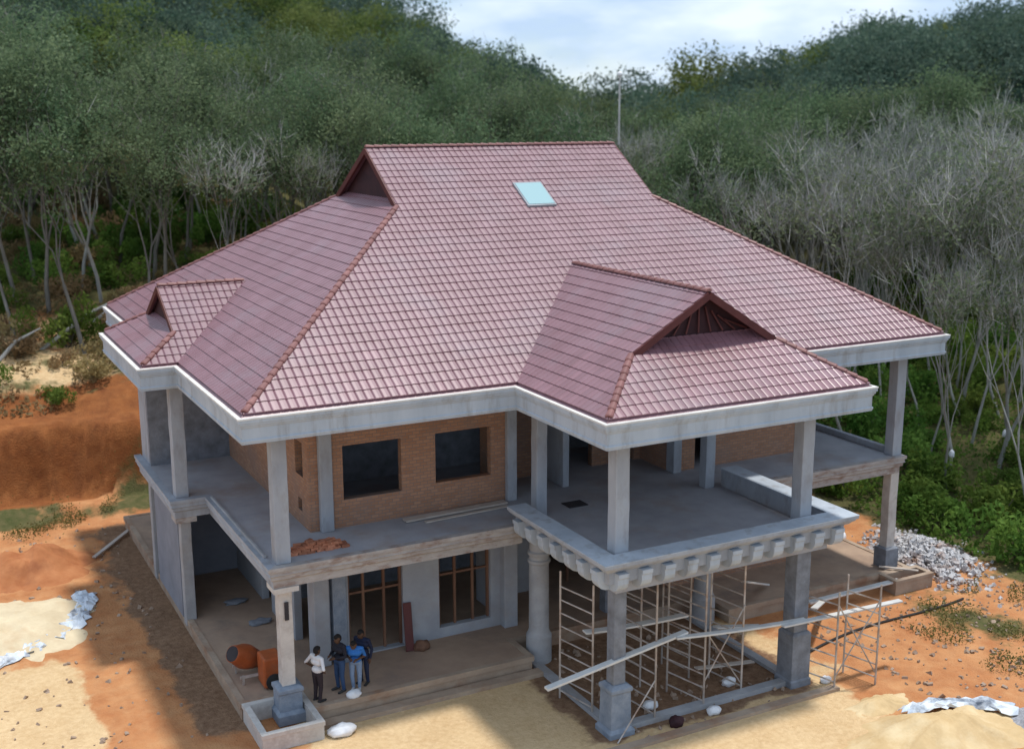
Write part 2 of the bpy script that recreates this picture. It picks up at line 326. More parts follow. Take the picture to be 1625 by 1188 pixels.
# ------------------------------------------------------------------ terrain
def sst(a, b, x):
    t = min(1, max(0, (x-a)/(b-a))); return t*t*(3-2*t)
def n2(x, y, s, seed=0.0): return mnoise.noise(Vector((x*s+seed, y*s-seed, seed*0.37)))
def height(x, y):
    wob = 1.3*n2(x, 0, 0.17, 3.1) + 0.5*n2(x, y, 0.5, 9) + 0.45*abs(n2(x, 0, 0.9, 4.4)) + 0.15*n2(x, y, 2.1, 6)
    fade = 1-0.75*sst(8, 34, x)
    yb = 24.6 + wob - 0.05*min(x, 0)
    bank = 4.6*fade*(0.72*sst(yb, yb+0.8, y) + 0.28*sst(yb+0.8, yb+5, y))
    bank += 0.4*sst(yb-2.5, yb-0.5, y)*fade
    rise = 0.20*max(0, y-28)*(1-0.62*sst(14, 52, x)) if y > 28 else 0
    rr = 0.20*max(0, (x-31)*0.8 + (y-4)*0.3) if x > 27 else 0
    if x > 27 and y < 4: rr = 0.16*max(0, x-31)
    side = sst(26.5, 32, x)
    h = bank + min(rise, 26) + min(rr, 22)
    u = 0.887*x-0.461*y                       # hill crest: high on the left, a saddle, rising again on the right
    cap = float(np.interp(u, [-60, -25, -10, -2, 6, 17, 25, 32, 46, 70], [30, 26, 18, 12.5, 8.6, 4.0, 5.0, 5.8, 10.4, 14]))
    if h > cap-3: h = cap-3+3*(1-math.exp(-(h-cap+3)/3))
    natural = sst(27, 34, x) + sst(yb+1, yb+4, y)
    h += min(1, natural)*(0.5*n2(x, y, 0.12, 5) + 0.18*n2(x, y, 0.5, 7))
    # worked soil round the house: shallow ruts and lumps
    d_house = max(-0.2-x, x-25.8, -5.2-y, 0)
    rough = sst(0.3, 2.5, d_house)
    h += rough*(0.12*n2(x, y, 0.55, 1) + 0.08*n2(x, y, 1.7, 2) + 0.05*abs(n2(x, y, 3.1, 6)))*(1-min(1, natural))
    return h
def axis(lo, hi, a, b, fine, coarse):
    return np.concatenate([np.arange(lo, a, coarse), np.arange(a, b, fine), np.arange(b, hi+coarse, coarse)])
xs = axis(-160, 330, -14, 46, 0.33, 4.0); ys = np.concatenate([np.arange(-60, -14, 4.0), np.arange(-14, 22, 0.33), np.arange(22, 30, 0.2), np.arange(30, 36, 0.5), np.arange(36, 334, 4.0)])
gv = []; zg = []; zt = []; zb = []; zr = []
for y in ys:
    for x in xs:
        gv.append((x, y, height(x, y)))
        bankz = sst(27.0, 29.2, y)*(1 if x > -200 else 0)
        green = max(0.95*bankz, 0.95*sst(27.5, 30.5, x + 0.5*max(0, -y-2)), 0.62*sst(21.8, 23.2, y)*(1-sst(24.0, 25.2, y)))
        if 20 < x < 32 and -7 < y < 0: green = max(green, 0.42*sst(21.5, 24, x))
        tan = 0.0
        tan = max(tan, 0.5*sst(14, 16, x)*(1-sst(17, 19.5, x))*(1-sst(0, 2, y)))
        tan = max(tan, 0.8*(1-sst(0.5, 2.5, y))*sst(0.5, 2.0, x)*(1-sst(16, 19, x)))
        if x < 12 and y > 28: tan = max(tan, 0.62*(1-sst(6, 12, x))*(1-sst(36, 44, y))); green *= 1-0.55*(1-sst(4, 12, x))*(1-sst(36, 46, y))
        tan = max(tan, 0.9*(1-sst(7, 10, y))*(1-sst(-4.3, -3.0, x)))
        brown = 0.85*sst(-2.0, -0.6, x)*(1-sst(0.3, 1, x))*(1-sst(20, 23, y))*sst(0, 2, y)  # house shadow along its left side, painted as browner ground
        brown = max(brown, 0.55*sst(-3.2, -1, x)*(1-sst(0, 1.0, x))*sst(8, 12, y)*(1-sst(20, 23, y)))  # wider part of that painted shadow, farther back
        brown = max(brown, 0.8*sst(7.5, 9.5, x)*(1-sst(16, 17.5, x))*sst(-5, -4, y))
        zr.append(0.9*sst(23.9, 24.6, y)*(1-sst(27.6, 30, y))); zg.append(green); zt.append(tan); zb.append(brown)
W_ = len(xs); gf = []
for j in range(len(ys)-1):
    for i in range(W_-1):
        a = j*W_+i; gf.append((a, a+1, a+W_+1, a+W_))
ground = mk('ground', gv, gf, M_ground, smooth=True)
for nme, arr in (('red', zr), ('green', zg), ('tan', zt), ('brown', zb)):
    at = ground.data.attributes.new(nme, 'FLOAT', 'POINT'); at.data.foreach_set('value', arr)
tag(ground, kind='structure')

# ------------------------------------------------------------------ the house
W, D = 26.05, 21.72
ZT, ZB = 9.5, 8.8          # fascia top and bottom
S = 0.6182                 # roof slope
ZF, ZS = 0.5, 4.9          # ground floor and upper floor levels
XB, XD, YP = 8.24, 17.62, -5.07
BX, G1, G2 = -1.15, 7.77, 15.24
house = thing('villa', 'large two-storey unfinished villa with maroon tiled hip roof and concrete columns', 'house', (13, 8, 0))
H = house

eave = [(0, 0), (XB, 0), (XB, YP), (XD, YP), (XD, 0), (W, 0), (W, D), (0, D), (0, G2), (BX, G2), (BX, G1), (0, G1)]
fprof = [(-0.24, 9.485), (0.0, 9.485), (0.0, 9.40), (-0.035, 9.385), (-0.035, 9.33), (-0.07, 9.30), (-0.07, 9.27), (-0.10, 9.24),
         (-0.10, 8.93), (-0.07, 8.905), (-0.07, 8.86), (-0.09, 8.84), (-0.09, ZB), (-0.30, ZB), (-0.30, 9.2)]
recalc(sweep(eave, fprof).build('fascia', M_fascia, H))
recalc(sweep(eave, [(-0.17, 9.489), (0.012, 9.489), (0.012, 9.535), (-0.17, 9.535)]).build('gutter_rim', M_rim, H))
def inset(outline, o):
    n = len(outline); P = [Vector((x, y, 0)) for x, y in outline]; out = []
    for i in range(n):
        d0 = (P[i]-P[i-1]).normalized(); d1 = (P[(i+1) % n]-P[i]).normalized()
        a = Vector((d0.y, -d0.x, 0)); b = Vector((d1.y, -d1.x, 0)); q = P[i]+(a+b)/(1+a.dot(b))*o; out.append((q.x, q.y))
    return out
prism(inset(eave, -0.28), 8.83, 8.9).build('soffit', M_soffit, H)

# --- roof slopes with tiles
TW, TL = 0.245, 0.395
prof_u = [(0.0, 0.0), (0.06, 0.016), (0.16, 0.025), (0.5, 0.029), (0.84, 0.025), (0.94, 0.016), (1.0, 0.0)]
def tile_geo():
    v = []; f = []; n = len(prof_u)
    for vv, lift, cut in ((0.0, 0.0, 1), (0.0, 0.020, 0), (TL+0.03, -0.006, 0)):
        for u, h in prof_u: v.append((u*TW, vv, (-0.012 if cut else h+lift)))
    for r in range(2):
        for i in range(n-1): a = r*n+i; f.append((a, a+1, a+n+1, a+n))
    return v, f
TV, TF = tile_geo()
tile_me = bpy.data.meshes.new('tile'); tile_me.from_pydata(TV, [], TF); tile_me.materials.append(M_tile); tile_me.update()
tvn = np.array(TV)
full_tiles = []          # (distance, slope index, matrix)
slopes = []
def slope(plan, origin, udir, vplan, sl, tiles=True, pieces=None):
    """plan: convex CCW (seen from above) polygon of (x,y); origin on the eave; udir along the eave; vplan horizontal uphill; sl = rise/run"""
    O = Vector((*origin, ZT)); U = Vector((*udir, 0)); Vh = Vector((*vplan, 0)); V = (Vh+Vector((0, 0, sl))).normalized(); N = U.cross(V)
    zof = lambda x, y: ZT + sl*((x-origin[0])*vplan[0] + (y-origin[1])*vplan[1])
    poly = [Vector((x, y, zof(x, y))) for x, y in plan]
    o = mk('roof_slope', [p-N*0.03 for p in poly], [tuple(range(len(poly)))], M_tile, H)
    idx = len(slopes); slopes.append(o)
    if not tiles: return o
    parts = []
    for pc in (pieces or [plan]):
        uv = np.array([((Vector((x, y, zof(x, y)))-O).dot(U), (Vector((x, y, zof(x, y)))-O).dot(V)) for x, y in pc]); n = len(uv)
        if sum(uv[i][0]*uv[(i+1) % n][1]-uv[(i+1) % n][0]*uv[i][1] for i in range(n)) < 0: uv = uv[::-1]
        edges = []
        for i in range(n):
            a, b = uv[i], uv[(i+1) % n]; d = (b-a)/np.linalg.norm(b-a); edges.append((a, np.array([d[1], -d[0]])))   # outward normal
        parts.append((uv, edges, []))
    v0 = 0.20; alluv = np.concatenate([p[0] for p in parts])
    for r in range(int((alluv[:, 1].max()-v0)/TL)+1):
        for c in range(int(alluv[:, 0].min()/TW)-1, int(alluv[:, 0].max()/TW)+2):
            cu, cv = c*TW, v0+r*TL
            cor = np.array([(cu, cv), (cu+TW, cv), (cu+TW, cv+TL), (cu, cv+TL)])
            for uv, edges, partial in parts:
                mind = [((cor-a)@nn) for a, nn in edges]
                if any(m.min() > -0.01 for m in mind): continue
                if all(m.max() < 0.005 for m in mind):
                    wpos = O+U*cu+V*cv
                    M = Matrix(((U.x, V.x, N.x, wpos.x), (U.y, V.y, N.y, wpos.y), (U.z, V.z, N.z, wpos.z), (0, 0, 0, 1)))
                    full_tiles.append(((wpos-CAM).length, idx, M)); break
                partial.append((cu, cv))
    clip[idx] = ([(p[2], p[1]) for p in parts], O, U, V, N)
    return o
clip = {}
T = 7.78; RX1, RX2 = 7.87, 18.4; ZR = ZT+S*D/2
# main roof
front = slope([(0, 0), (W, 0), (W-T, T), (RX2, D/2), (RX1, D/2), (T, T)], (0, 0), (1, 0), (0, 1), S,
              pieces=[[(0, 0), (W, 0), (W-T, T), (T, T)], [(T, T), (W-T, T), (RX2, D/2), (RX1, D/2)]])
left = slope([(0, 0), (T+0.6, T+0.6), (T+0.6, D-T-0.6), (0, D)], (0, D), (0, -1), (1, 0), S)
right = slope([(W, D), (W-T-0.6, D-T-0.6), (W-T-0.6, T+0.6), (W, 0)], (W, 0), (0, 1), (-1, 0), S)
back = slope([(W, D), (0, D), (T, D-T), (RX1, D/2), (RX2, D/2), (W-T, D-T)], (W, D), (-1, 0), (0, -1), S, tiles=False)
# porch roof
PC = (XB+XD)/2; PH = PC-XB; PT = 2.1; PYR = YP+PT-0.06
pl = slope([(XB, YP), (XB+PT, YP+PT), (PC, PYR), (PC, PH), (XB, 0)], (XB, 0), (0, -1), (1, 0), S,
           pieces=[[(XB, YP), (XB+PT, YP+PT), (XB+PT, PT), (XB, 0)], [(XB+PT, YP+PT), (PC, PYR), (PC, PH), (XB+PT, PT)]])
prt = slope([(XD, YP), (XD, 0), (PC, PH), (PC, PYR), (XD-PT, YP+PT)], (XD, YP), (0, 1), (-1, 0), S,
            pieces=[[(XD, YP), (XD, 0), (XD-PT, PT), (XD-PT, YP+PT)], [(XD-PT, YP+PT), (XD-PT, PT), (PC, PH), (PC, PYR)]])
pf = slope([(XB, YP), (XD, YP), (XD-PT-0.45, YP+PT+0.45), (XB+PT+0.45, YP+PT+0.45)], (XB, YP), (1, 0), (0, 1), S)
# left wing roof
SB = 0.57; BC = (G1+G2)/2; BH = BC-G1; BT = 1.5; BRX = BX+BT; BE = BH*SB/S
bf = slope([(BX, G1), (0, G1), (BE, BC), (BRX, BC), (BRX, G1+BT)], (BX, G1), (1, 0), (0, 1), SB,
           pieces=[[(BX, G1), (0, G1), (BT*SB/S, G1+BT), (BRX, G1+BT)], [(BRX, G1+BT), (BT*SB/S, G1+BT), (BE, BC), (BRX, BC)]])
bb = slope([(BX, G2), (BRX, G2-BT), (BRX, BC), (BE, BC), (0, G2)], (0, G2), (-1, 0), (0, -1), SB,
           pieces=[[(BX, G2), (BRX, G2-BT), (BT*SB/S, G2-BT), (0, G2)], [(BRX, G2-BT), (BRX, BC), (BE, BC), (BT*SB/S, G2-BT)]])
bl = slope([(BX, G1), (BRX+0.3, G1+BT+0.3), (BRX+0.3, G2-BT-0.3), (BX, G2)], (BX, G2), (0, -1), (1, 0), SB)
full_tiles.sort(key=lambda t: t[0])
# only tiles that can be seen count for single pieces: front-facing slopes
rest = {}; single = 0
faces_cam = {slopes.index(s) for s in (front, pl, pf)}
for d, idx, Mx in full_tiles:
    hidden = False
    if idx == slopes.index(front):
        p = Mx.translation
        if XB-0.2 < p.x < XD+0.2 and p.y < min(p.x-XB, XD-p.x)-0.75: hidden = True
        if hidden: continue                                   # lies under the porch roof
    if single < 300 and idx in faces_cam:
        o = bpy.data.objects.new('tile', tile_me); col.objects.link(o); o.parent = slopes[idx]; o.matrix_basis = Mx; single += 1
    else: rest.setdefault(idx, []).append(Mx)
rng = random.Random(4)
for idx, (parts, O, U, V, N) in clip.items():
    V_ = []; F_l = []
    for Mx in rest.get(idx, []):
        k = len(V_); A = np.array(Mx.to_3x3()); off = np.array(Mx.translation)
        jit = rng.uniform(-0.003, 0.003)
        V_ += list(tvn@A.T + off + np.array(N)*jit); F_l += [tuple(i+k for i in f) for f in TF]
    A = np.array(((U.x, V.x, N.x), (U.y, V.y, N.y), (U.z, V.z, N.z)))
    for partial, edges in parts:
        bm = bmesh.new()
        for cu, cv in partial:
            off = np.array(O+U*cu+V*cv); vs = [bm.verts.new(tuple(p)) for p in (tvn@A.T+off)]
            for f in TF: bm.faces.new([vs[i] for i in f])
        for a, nn in edges:
            if not bm.verts: break
            bmesh.ops.bisect_plane(bm, geom=bm.verts[:]+bm.edges[:]+bm.faces[:], plane_co=O+U*float(a[0])+V*float(a[1]), plane_no=U*float(nn[0])+V*float(nn[1]), clear_outer=True)
        bm.verts.index_update(); k = len(V_)
        V_ += [tuple(v.co) for v in bm.verts]; F_l += [tuple(v.index+k for v in f.verts) for f in bm.faces]; bm.free()
    if V_: tag(mk('tiles', V_, F_l, M_tile, slopes[idx]), kind='stuff')

# --- ridge and hip caps
def cap_mesh():
    v = []; f = []; n = 7
    for y, r, dz in ((0, 0.095, 0.0), (0.04, 0.102, 0.010), (0.30, 0.082, 0.0), (0.36, 0.078, -0.01)):
        for j in range(n): a = math.pi*j/(n-1); v.append((r*1.15*math.cos(a), y, r*math.sin(a)*0.9+dz-0.03))
    for i in range(3):
        for j in range(n-1): a = i*n+j; f.append((a, a+1, a+n+1, a+n))
    f.append(tuple(range(n)))
    me = bpy.data.meshes.new('cap'); me.from_pydata(v, [], f); me.materials.append(M_cap); me.update(); return me
CAPM = cap_mesh()
def caps(a, b, name, up=(0, 0, 1)):
    a = Vector(a); b = Vector(b); d = (b-a); L = d.length; d.normalize(); n = max(1, round(L/0.33))
    x = d.cross(Vector(up)).normalized(); u = x.cross(d)
    for i in range(n):
        p = a+d*(L*i/n)
        o = bpy.data.objects.new(name, CAPM); col.objects.link(o)
        o.matrix_basis = Matrix(((x.x, d.x, u.x, p.x), (x.y, d.y, u.y, p.y), (x.z, d.z, u.z, p.z), (0, 0, 0, 1))); attach(o, H)
g = 0.22
zz = lambda t, s=S: ZT+s*t+0.04
caps((g, g, zz(g)), (T, T, zz(T)), 'hip_cap'); caps((W-g, g, zz(g)), (W-T, T, zz(T)), 'hip_cap')
caps((g, D-g, zz(g)), (T, D-T, zz(T)), 'hip_cap'); caps((W-g, D-g, zz(g)), (W-T, D-T, zz(T)), 'hip_cap')
caps((RX1, D/2, ZR+0.05), (RX2, D/2, ZR+0.05), 'ridge_cap')
caps((XB+g, YP+g, zz(g)), (XB+PT, YP+PT, zz(PT)), 'hip_cap'); caps((XD-g, YP+g, zz(g)), (XD-PT, YP+PT, zz(PT)), 'hip_cap')
caps((PC, PYR, ZT+S*PH+0.05), (PC, PH-0.1, ZT+S*PH+0.05), 'ridge_cap')
caps((BX+g, G1+g, zz(g, SB)), (BRX, G1+BT, zz(BT, SB)), 'hip_cap'); caps((BX+g, G2-g, zz(g, SB)), (BRX, G2-BT, zz(BT, SB)), 'hip_cap')
caps((BRX, BC, ZT+SB*BH+0.05), (BE-0.1, BC, ZT+SB*BH+0.05), 'ridge_cap')
# --- gablets: recessed panel and barge boards
def gablet(apex, c1, c2, inward, depth, base_z):
    apex, c1, c2, inw = Vector(apex), Vector(c1), Vector(c2), Vector(inward)
    q = [apex+inw*depth-Vector((0, 0, 0.06)), c1+inw*depth-Vector((0, 0, 0.10)), c2+inw*depth-Vector((0, 0, 0.10))]
    q2 = [p+inw*0.08 for p in q]
    gp = mk('gable_panel', q+q2, [(0, 1, 2), (5, 4, 3), (0, 3, 4, 1), (2, 1, 4, 5), (0, 2, 5, 3)], M_gable, H); recalc(gp)
    m = MB()
    for c in (c1, c2): m.bar(apex+Vector((0, 0, -0.09)), c+Vector((0, 0, -0.09)), 0.09, 0.2, up=inw.cross(apex-c))
    m.build('barge_board', M_trim, H)
    return q
gablet((RX1, D/2, ZR), (T, T, ZT+S*T), (T, D-T, ZT+S*T), (1, 0, 0), 0.25, 0)
gablet((RX2, D/2, ZR), (W-T, D-T, ZT+S*T), (W-T, T, ZT+S*T), (-1, 0, 0), 0.25, 0)
q = gablet((PC, PYR, ZT+S*PH), (XB+PT, YP+PT, ZT+S*PT), (XD-PT, YP+PT, ZT+S*PT), (0, 1, 0), 0.5, 0)
m = MB()
for k in range(-4, 5):      # light battens fanned across the porch gable
    x0 = PC+k*0.22; x1 = PC+k*0.44; zt = ZT+S*PH-0.35-abs(k)*0.14; m.bar((x0, PYR+0.46, zt), (x1, PYR+0.46, ZT+S*PT+0.35), 0.05, 0.03, up=(0, 1, 0))
m.build('gable_batten', M_trim, H)
gablet((BRX, BC, ZT+SB*BH), (BRX, G1+BT, ZT+SB*BT), (BRX, G2-BT, ZT+SB*BT), (1, 0, 0), 0.16, 0)
# --- skylight
sk = MB(); xa, xb_, ya, yb_ = 12.75, 13.8, 7.52, 8.62
def on_front(x, y, n=0.0): return (x, y - n*S/math.hypot(1, S), ZT+S*y+n/math.hypot(1, S))
fr = mk('skylight', [on_front(*p, h) for h in (0.0, 0.10) for p in ((xa-.06, ya-.06), (xb_+.06, ya-.06), (xb_+.06, yb_+.06), (xa-.06, yb_+.06))],
        [(3, 2, 1, 0), (4, 5, 6, 7), (0, 1, 5, 4), (1, 2, 6, 5), (2, 3, 7, 6), (3, 0, 4, 7)], M_conc, H)
mk('pane', [on_front(*p, h) for h in (0.09, 0.115) for p in ((xa, ya), (xb_, ya), (xb_, yb_), (xa, yb_))],
   [(3, 2, 1, 0), (4, 5, 6, 7), (0, 1, 5, 4), (1, 2, 6, 5), (2, 3, 7, 6), (3, 0, 4, 7)], M_glass, fr)
tag(fr, label='pale blue translucent skylight set in the maroon tiles')

# --- upper floor slab and its stained cornice
slab = [(0.85, 0.8), (8.95, 0.8), (8.95, -4.45), (16.95, -4.45), (16.95, 0.8), (25.1, 0.8), (25.1, 20.9), (0.85, 20.9), (0.85, 14.6), (-0.3, 14.6), (-0.3, 8.25), (0.85, 8.25)]
prism(inset(slab, -0.2), 4.42, 4.9).build('floor_slab', M_floor, H)
edge = [(8.9, 0.8), (0.85, 0.8)]
cprof = [(-0.22, 4.906), (0.03, 4.906), (0.03, 4.80), (-0.02, 4.78), (-0.02, 4.70), (0.0, 4.66), (-0.06, 4.62), (-0.06, 4.52), (-0.14, 4.46), (-0.14, 4.24), (-0.45, 4.24), (-0.45, 4.40), (-0.22, 4.40)]
def cornice(line): return recalc(sweep(line, cprof, closed=False).build('cornice', M_slabedge, H))
co_ = sweep([(-0.3, 14.6), (-0.3, 8.25), (0.85, 8.25), (0.85, 0.8), (8.98, 0.8)], cprof, closed=False).build('cornice', [M_column, M_slabedge], H)
co_.data.polygons.foreach_set('material_index', [1 if f >= 3*len(cprof) and f < 4*len(cprof) else 0 for f in range(len(co_.data.polygons))]); recalc(co_)
cornice([(16.9, 0.8), (25.1, 0.8), (25.1, 20.9)])
bevel(MB().box(24.75, 24.98, 1.6, 20.8, 4.9, 5.12).build('balcony_kerb', M_column, H))
bevel(MB().box(0.95, 1.05, 1.7, 8.0, 4.9, 4.99).build('balcony_kerb', M_conc, H))

# --- balcony parapet over the porch with corbels
par = [(8.45, 0.95), (8.45, -4.80), (17.45, -4.80), (17.45, 1.15)]
pprof = [(0.0, 5.5), (0.0, 5.42), (-0.05, 5.40), (-0.07, 5.34), (-0.13, 5.30), (-0.20, 5.22), (-0.30, 5.18), (-0.30, 4.84), (-0.62, 4.84), (-0.62, 5.5)]
recalc(sweep(par, pprof, closed=False).build('parapet', M_column, H))
recalc(sweep(par, [(0.012, 5.502), (0.012, 5.53), (-0.67, 5.53), (-0.67, 5.502)], closed=False).build('parapet_cap', M_fascia, H))
def corbel(c, out):
    c = Vector(c); o = Vector(out); s = Vector((-o.y, o.x, 0)); v = []; w = 0.17
    pr = [(-0.25, 5.17), (0.24, 5.17), (0.24, 5.06), (0.20, 5.02), (0.20, 4.86), (0.16, 4.75), (0.08, 4.66), (-0.04, 4.61), (-0.25, 4.60)]
    for sd in (-w, w):
        for a, z in pr: p = c+o*a+s*sd; v.append((p.x, p.y, z))
    n = len(pr); f = [tuple(range(n)), tuple(range(n, 2*n))[::-1]]+[(i, n+i, n+(i+1) % n, (i+1) % n) for i in range(n)]
    recalc(mk('corbel', v, f, M_fascia, H))
for i in range(11): corbel((9.1+i*0.77, -4.5, 0), (0, -1, 0))
for i in range(7): corbel((8.75, -4.1+i*0.77, 0), (-1, 0, 0))
for i in range(7): corbel((17.15, -4.1+i*0.77, 0), (1, 0, 0))
# floor drain in the balcony
dr = MB().box(11.0, 11.7, 1.45, 2.0, 4.9, 4.93).build('drain_cover', M_dark, H)

# --- walls
WU = (4.9, 8.84); wy = 3.2
wins_u = [(3.95, 5.88, 5.78, 7.5), (7.05, 9.02, 5.86, 7.5)]
wall('x', wy, wy+0.25, 2.85, 9.85, *WU, ops=wins_u).build('upper_wall', M_brick, H)
wall('y', 2.85, 3.1, wy+0.25, 12.8, *WU, ops=[(3.75, 4.5, 6.5, 7.6), (3.95, 4.35, 5.35, 5.75)]).build('upper_wall', M_brick, H)
wall('y', 9.6, 9.85, wy+0.25, 5.2, *WU).build('upper_wall', M_brick, H)
wall('x', 5.2, 5.45, 10.7, 16.2, *WU, ops=[(12.9, 14.1, 4.9, 7.4), (15.0, 15.9, 4.9, 7.3)]).build('upper_wall', M_brick, H)
wall('x', wy, wy+0.25, 16.2, 21.9, *WU, ops=[(17.2, 18.1, 4.9, 7.3), (21.0, 21.6, 7.2, 8.1)]).build('upper_wall', M_brick, H)
wall('y', 21.65, 21.9, wy+0.25, 19.5, *WU).build('upper_wall', M_brick, H)
wall('y', 16.2, 16.45, wy+0.25, 5.45, *WU).build('upper_wall', M_brick, H)
wall('x', 12.8, 13.05, -0.05, 3.1, *WU).build('upper_wall', M_coldark, H)  # dark colour paints in the shade under the left wing roof
wall('y', -0.05, 0.2, 13.05, 14.4, *WU).build('upper_wall', M_plaster, H)
wall('x', 19.5, 19.75, 2.85, 21.9, *WU).build('upper_wall', M_brick, H)
wall('y', 2.85, 3.1, 13.05, 19.5, *WU).build('upper_wall', M_brick, H)
wall('x', 7.6, 7.8, 3.1, 21.6, *WU).build('partition', M_coldark, H)  # dark colour painted in for the unlit rooms behind the windows
WL = (0.5, 4.42)
wins_l = [(4.0, 5.85, 0.55, 3.9), (7.12, 9.0, 0.85, 3.9)]
wall('x', wy+0.05, wy+0.3, 2.85, 9.85, *WL, ops=wins_l).build('lower_wall', M_plaster, H)
wall('y', 2.85, 3.1, wy+0.3, 12.6, *WL, ops=[(3.8, 5.3, 0.5, 3.4), (8, 9.2, 0.5, 2.9)]).build('lower_wall', M_plaster, H)
wall('x', 12.6, 12.85, 0.0, 3.1, *WL).build('lower_wall', M_shadewall, H)
wall('y', 0.0, 0.22, 8.95, 12.6, *WL).build('lower_wall', M_shadewall, H)
wall('x', 5.4, 5.65, 10.7, 16.2, *WL, ops=[(12.2, 14.4, 0.5, 3.3)]).build('lower_wall', M_plaster, H)
wall('y', 9.6, 9.85, wy+0.3, 5.6, *WL).build('lower_wall', M_plaster, H)
wall('x', wy+0.05, wy+0.3, 16.2, 21.9, *WL, ops=[(17.0, 18.6, 1.3, 3.3), (19.6, 21.0, 1.3, 3.3)]).build('lower_wall', M_brick, H)
wall('y', 16.2, 16.45, wy+0.3, 5.6, *WL).build('lower_wall', M_plaster, H)
wall('y', 21.65, 21.9, wy+0.3, 19.5, *WL).build('lower_wall', M_brick, H)
wall('x', 19.5, 19.75, 2.85, 21.9, *WL).build('lower_wall', M_brick, H)
wall('y', 2.85, 3.1, 12.85, 19.5, *WL).build('lower_wall', M_plaster, H)
wall('x', 8.6, 8.8, 3.1, 21.6, *WL).build('partition', M_coldark, H)  # same painted-in darkness for the lower rooms
# attached concrete pillars on the front walls
for x0, x1, y0, mt, z0, z1 in ((3.15, 3.55, 2.98, M_column, *WU), (9.55, 9.9, 3.02, M_column, *WU), (3.4, 3.85, 2.95, M_ped, *WL), (9.35, 9.85, 2.9, M_plaster, *WL), (2.8, 3.3, 3.0, M_plaster, *WL), (16.15, 16.5, 3.0, M_column, *WU), (11.9, 12.15, 5.05, M_column, *WU)):
    bevel(MB().box(x0, x1, y0, wy+0.27, z0, z1).build('pilaster', mt, H), 0.02)
# timber frames in the lower openings
def frame(x0, x1, z0, z1, y, bars, trans):
    m = MB(); w = 0.08
    m.box(x0, x0+w, y, y+0.1, z0, z1).box(x1-w, x1, y, y+0.1, z0, z1).box(x0+w, x1-w, y, y+0.1, z1-w, z1)
    for b in bars: m.box(b-w/2, b+w/2, y+0.01, y+0.09, z0, z1-w)
    for zt in trans: m.box(x0+w, x1-w, y+0.02, y+0.08, zt, zt+0.07)
    m.build('window_frame', M_wood, H)
frame(4.0, 5.85, 0.55, 3.9, 3.38, (4.55, 5.25), (2.55,)); frame(7.12, 9.0, 0.85, 3.9, 3.38, (7.75, 8.4), (2.6,))
frame(17.0, 18.6, 1.3, 3.3, 3.35, (17.8,), ()); frame(19.6, 21.0, 1.3, 3.3, 3.35, (20.3,), ())
frame(12.2, 14.4, 0.5, 3.3, 5.5, (13.3,), (2.5,))

# --- columns
def scol(x, y, z0, z1, w, mat, name='column', base=None):
    r = random.Random(int(x*100+y*10+z0*7)); m = MB(); h = w/2; zs = np.linspace(z0, z1, 9)
    k0 = len(m.v)
    for z in zs:
        jx, jy = r.uniform(-.008, .008), r.uniform(-.008, .008)
        for sx, sy in ((-1, -1), (1, -1), (1, 1), (-1, 1)): m.v.append((x+sx*h+jx, y+sy*h+jy, float(z)))
    for i in range(len(zs)-1):
        for j in range(4): m.f.append((i*4+j, i*4+(j+1) % 4, (i+1)*4+(j+1) % 4, (i+1)*4+j))
    m.f.append((3, 2, 1, 0)); e = (len(zs)-1)*4; m.f.append((e, e+1, e+2, e+3))
    o = bevel(m.build(name, mat, H), 0.025, 2); return o
UC = [(1.35, 1.25), (W-1.22, 1.2), (9.45, -3.85), (16.0, -3.85), (9.75, 1.25), (16.3, 1.25), (0.15, 8.75), (0.15, 13.6), (W-1.22, 8.6), (W-1.22, 15.5)]
for i, (x, y) in enumerate(UC): scol(x, y, 4.9, 8.84, 0.44 if i not in (4, 5) else 0.38, M_column)
def pedestal(x, y, prof, mat, parent): return bevel(MB().lathe((x, y, 0), prof, square=True).build('pedestal', mat, parent), 0.015)
c = scol(1.35, 1.25, 0.9, 4.4, 0.40, M_colpale)
pedestal(1.35, 0.95+0.3, [(0.42, 0.02), (0.42, 0.32), (0.34, 0.42), (0.34, 0.95), (0.38, 1.0), (0.38, 1.1), (0.27, 1.16)], M_ped, c)
MB().box(1.30, 1.42, 1.0, 1.03, 3.2, 3.75).build('slot', M_dark, c)
c = scol(W-1.22, 1.2, 0.05, 4.4, 0.40, M_colpale); pedestal(W-1.22, 1.2, [(0.32, 0.3), (0.32, 1.25), (0.26, 1.3)], M_coldark, c)
c = scol(16.0, -3.85, 0.0, 4.84, 0.54, M_coldark); pedestal(16.0, -3.85, [(0.40, -0.1), (0.40, 0.2), (0.36, 0.25), (0.36, 1.7), (0.30, 1.78)], M_coldark, c)
c = scol(9.45, -3.85, 0.0, 4.84, 0.40, M_coldark); pedestal(9.45, -3.85, [(0.42, -0.1), (0.42, 0.15), (0.34, 0.25), (0.32, 1.3), (0.36, 1.36), (0.36, 1.46), (0.24, 1.55)], M_ped, c)  # shaft colour darkened to paint in the shade under the porch
c = scol(0.2, 8.75, 0.3, 4.4, 0.36, M_conc); scol(0.15, 13.6, 0.3, 4.4, 0.36, M_conc)
MB().box(-0.15, 0.55, 8.4, 9.1, 4.05, 4.235).build('capital', M_slabedge, H)
MB().box(0.98, 1.72, 0.9, 1.62, 4.08, 4.235).build('capital', M_colpale, H)
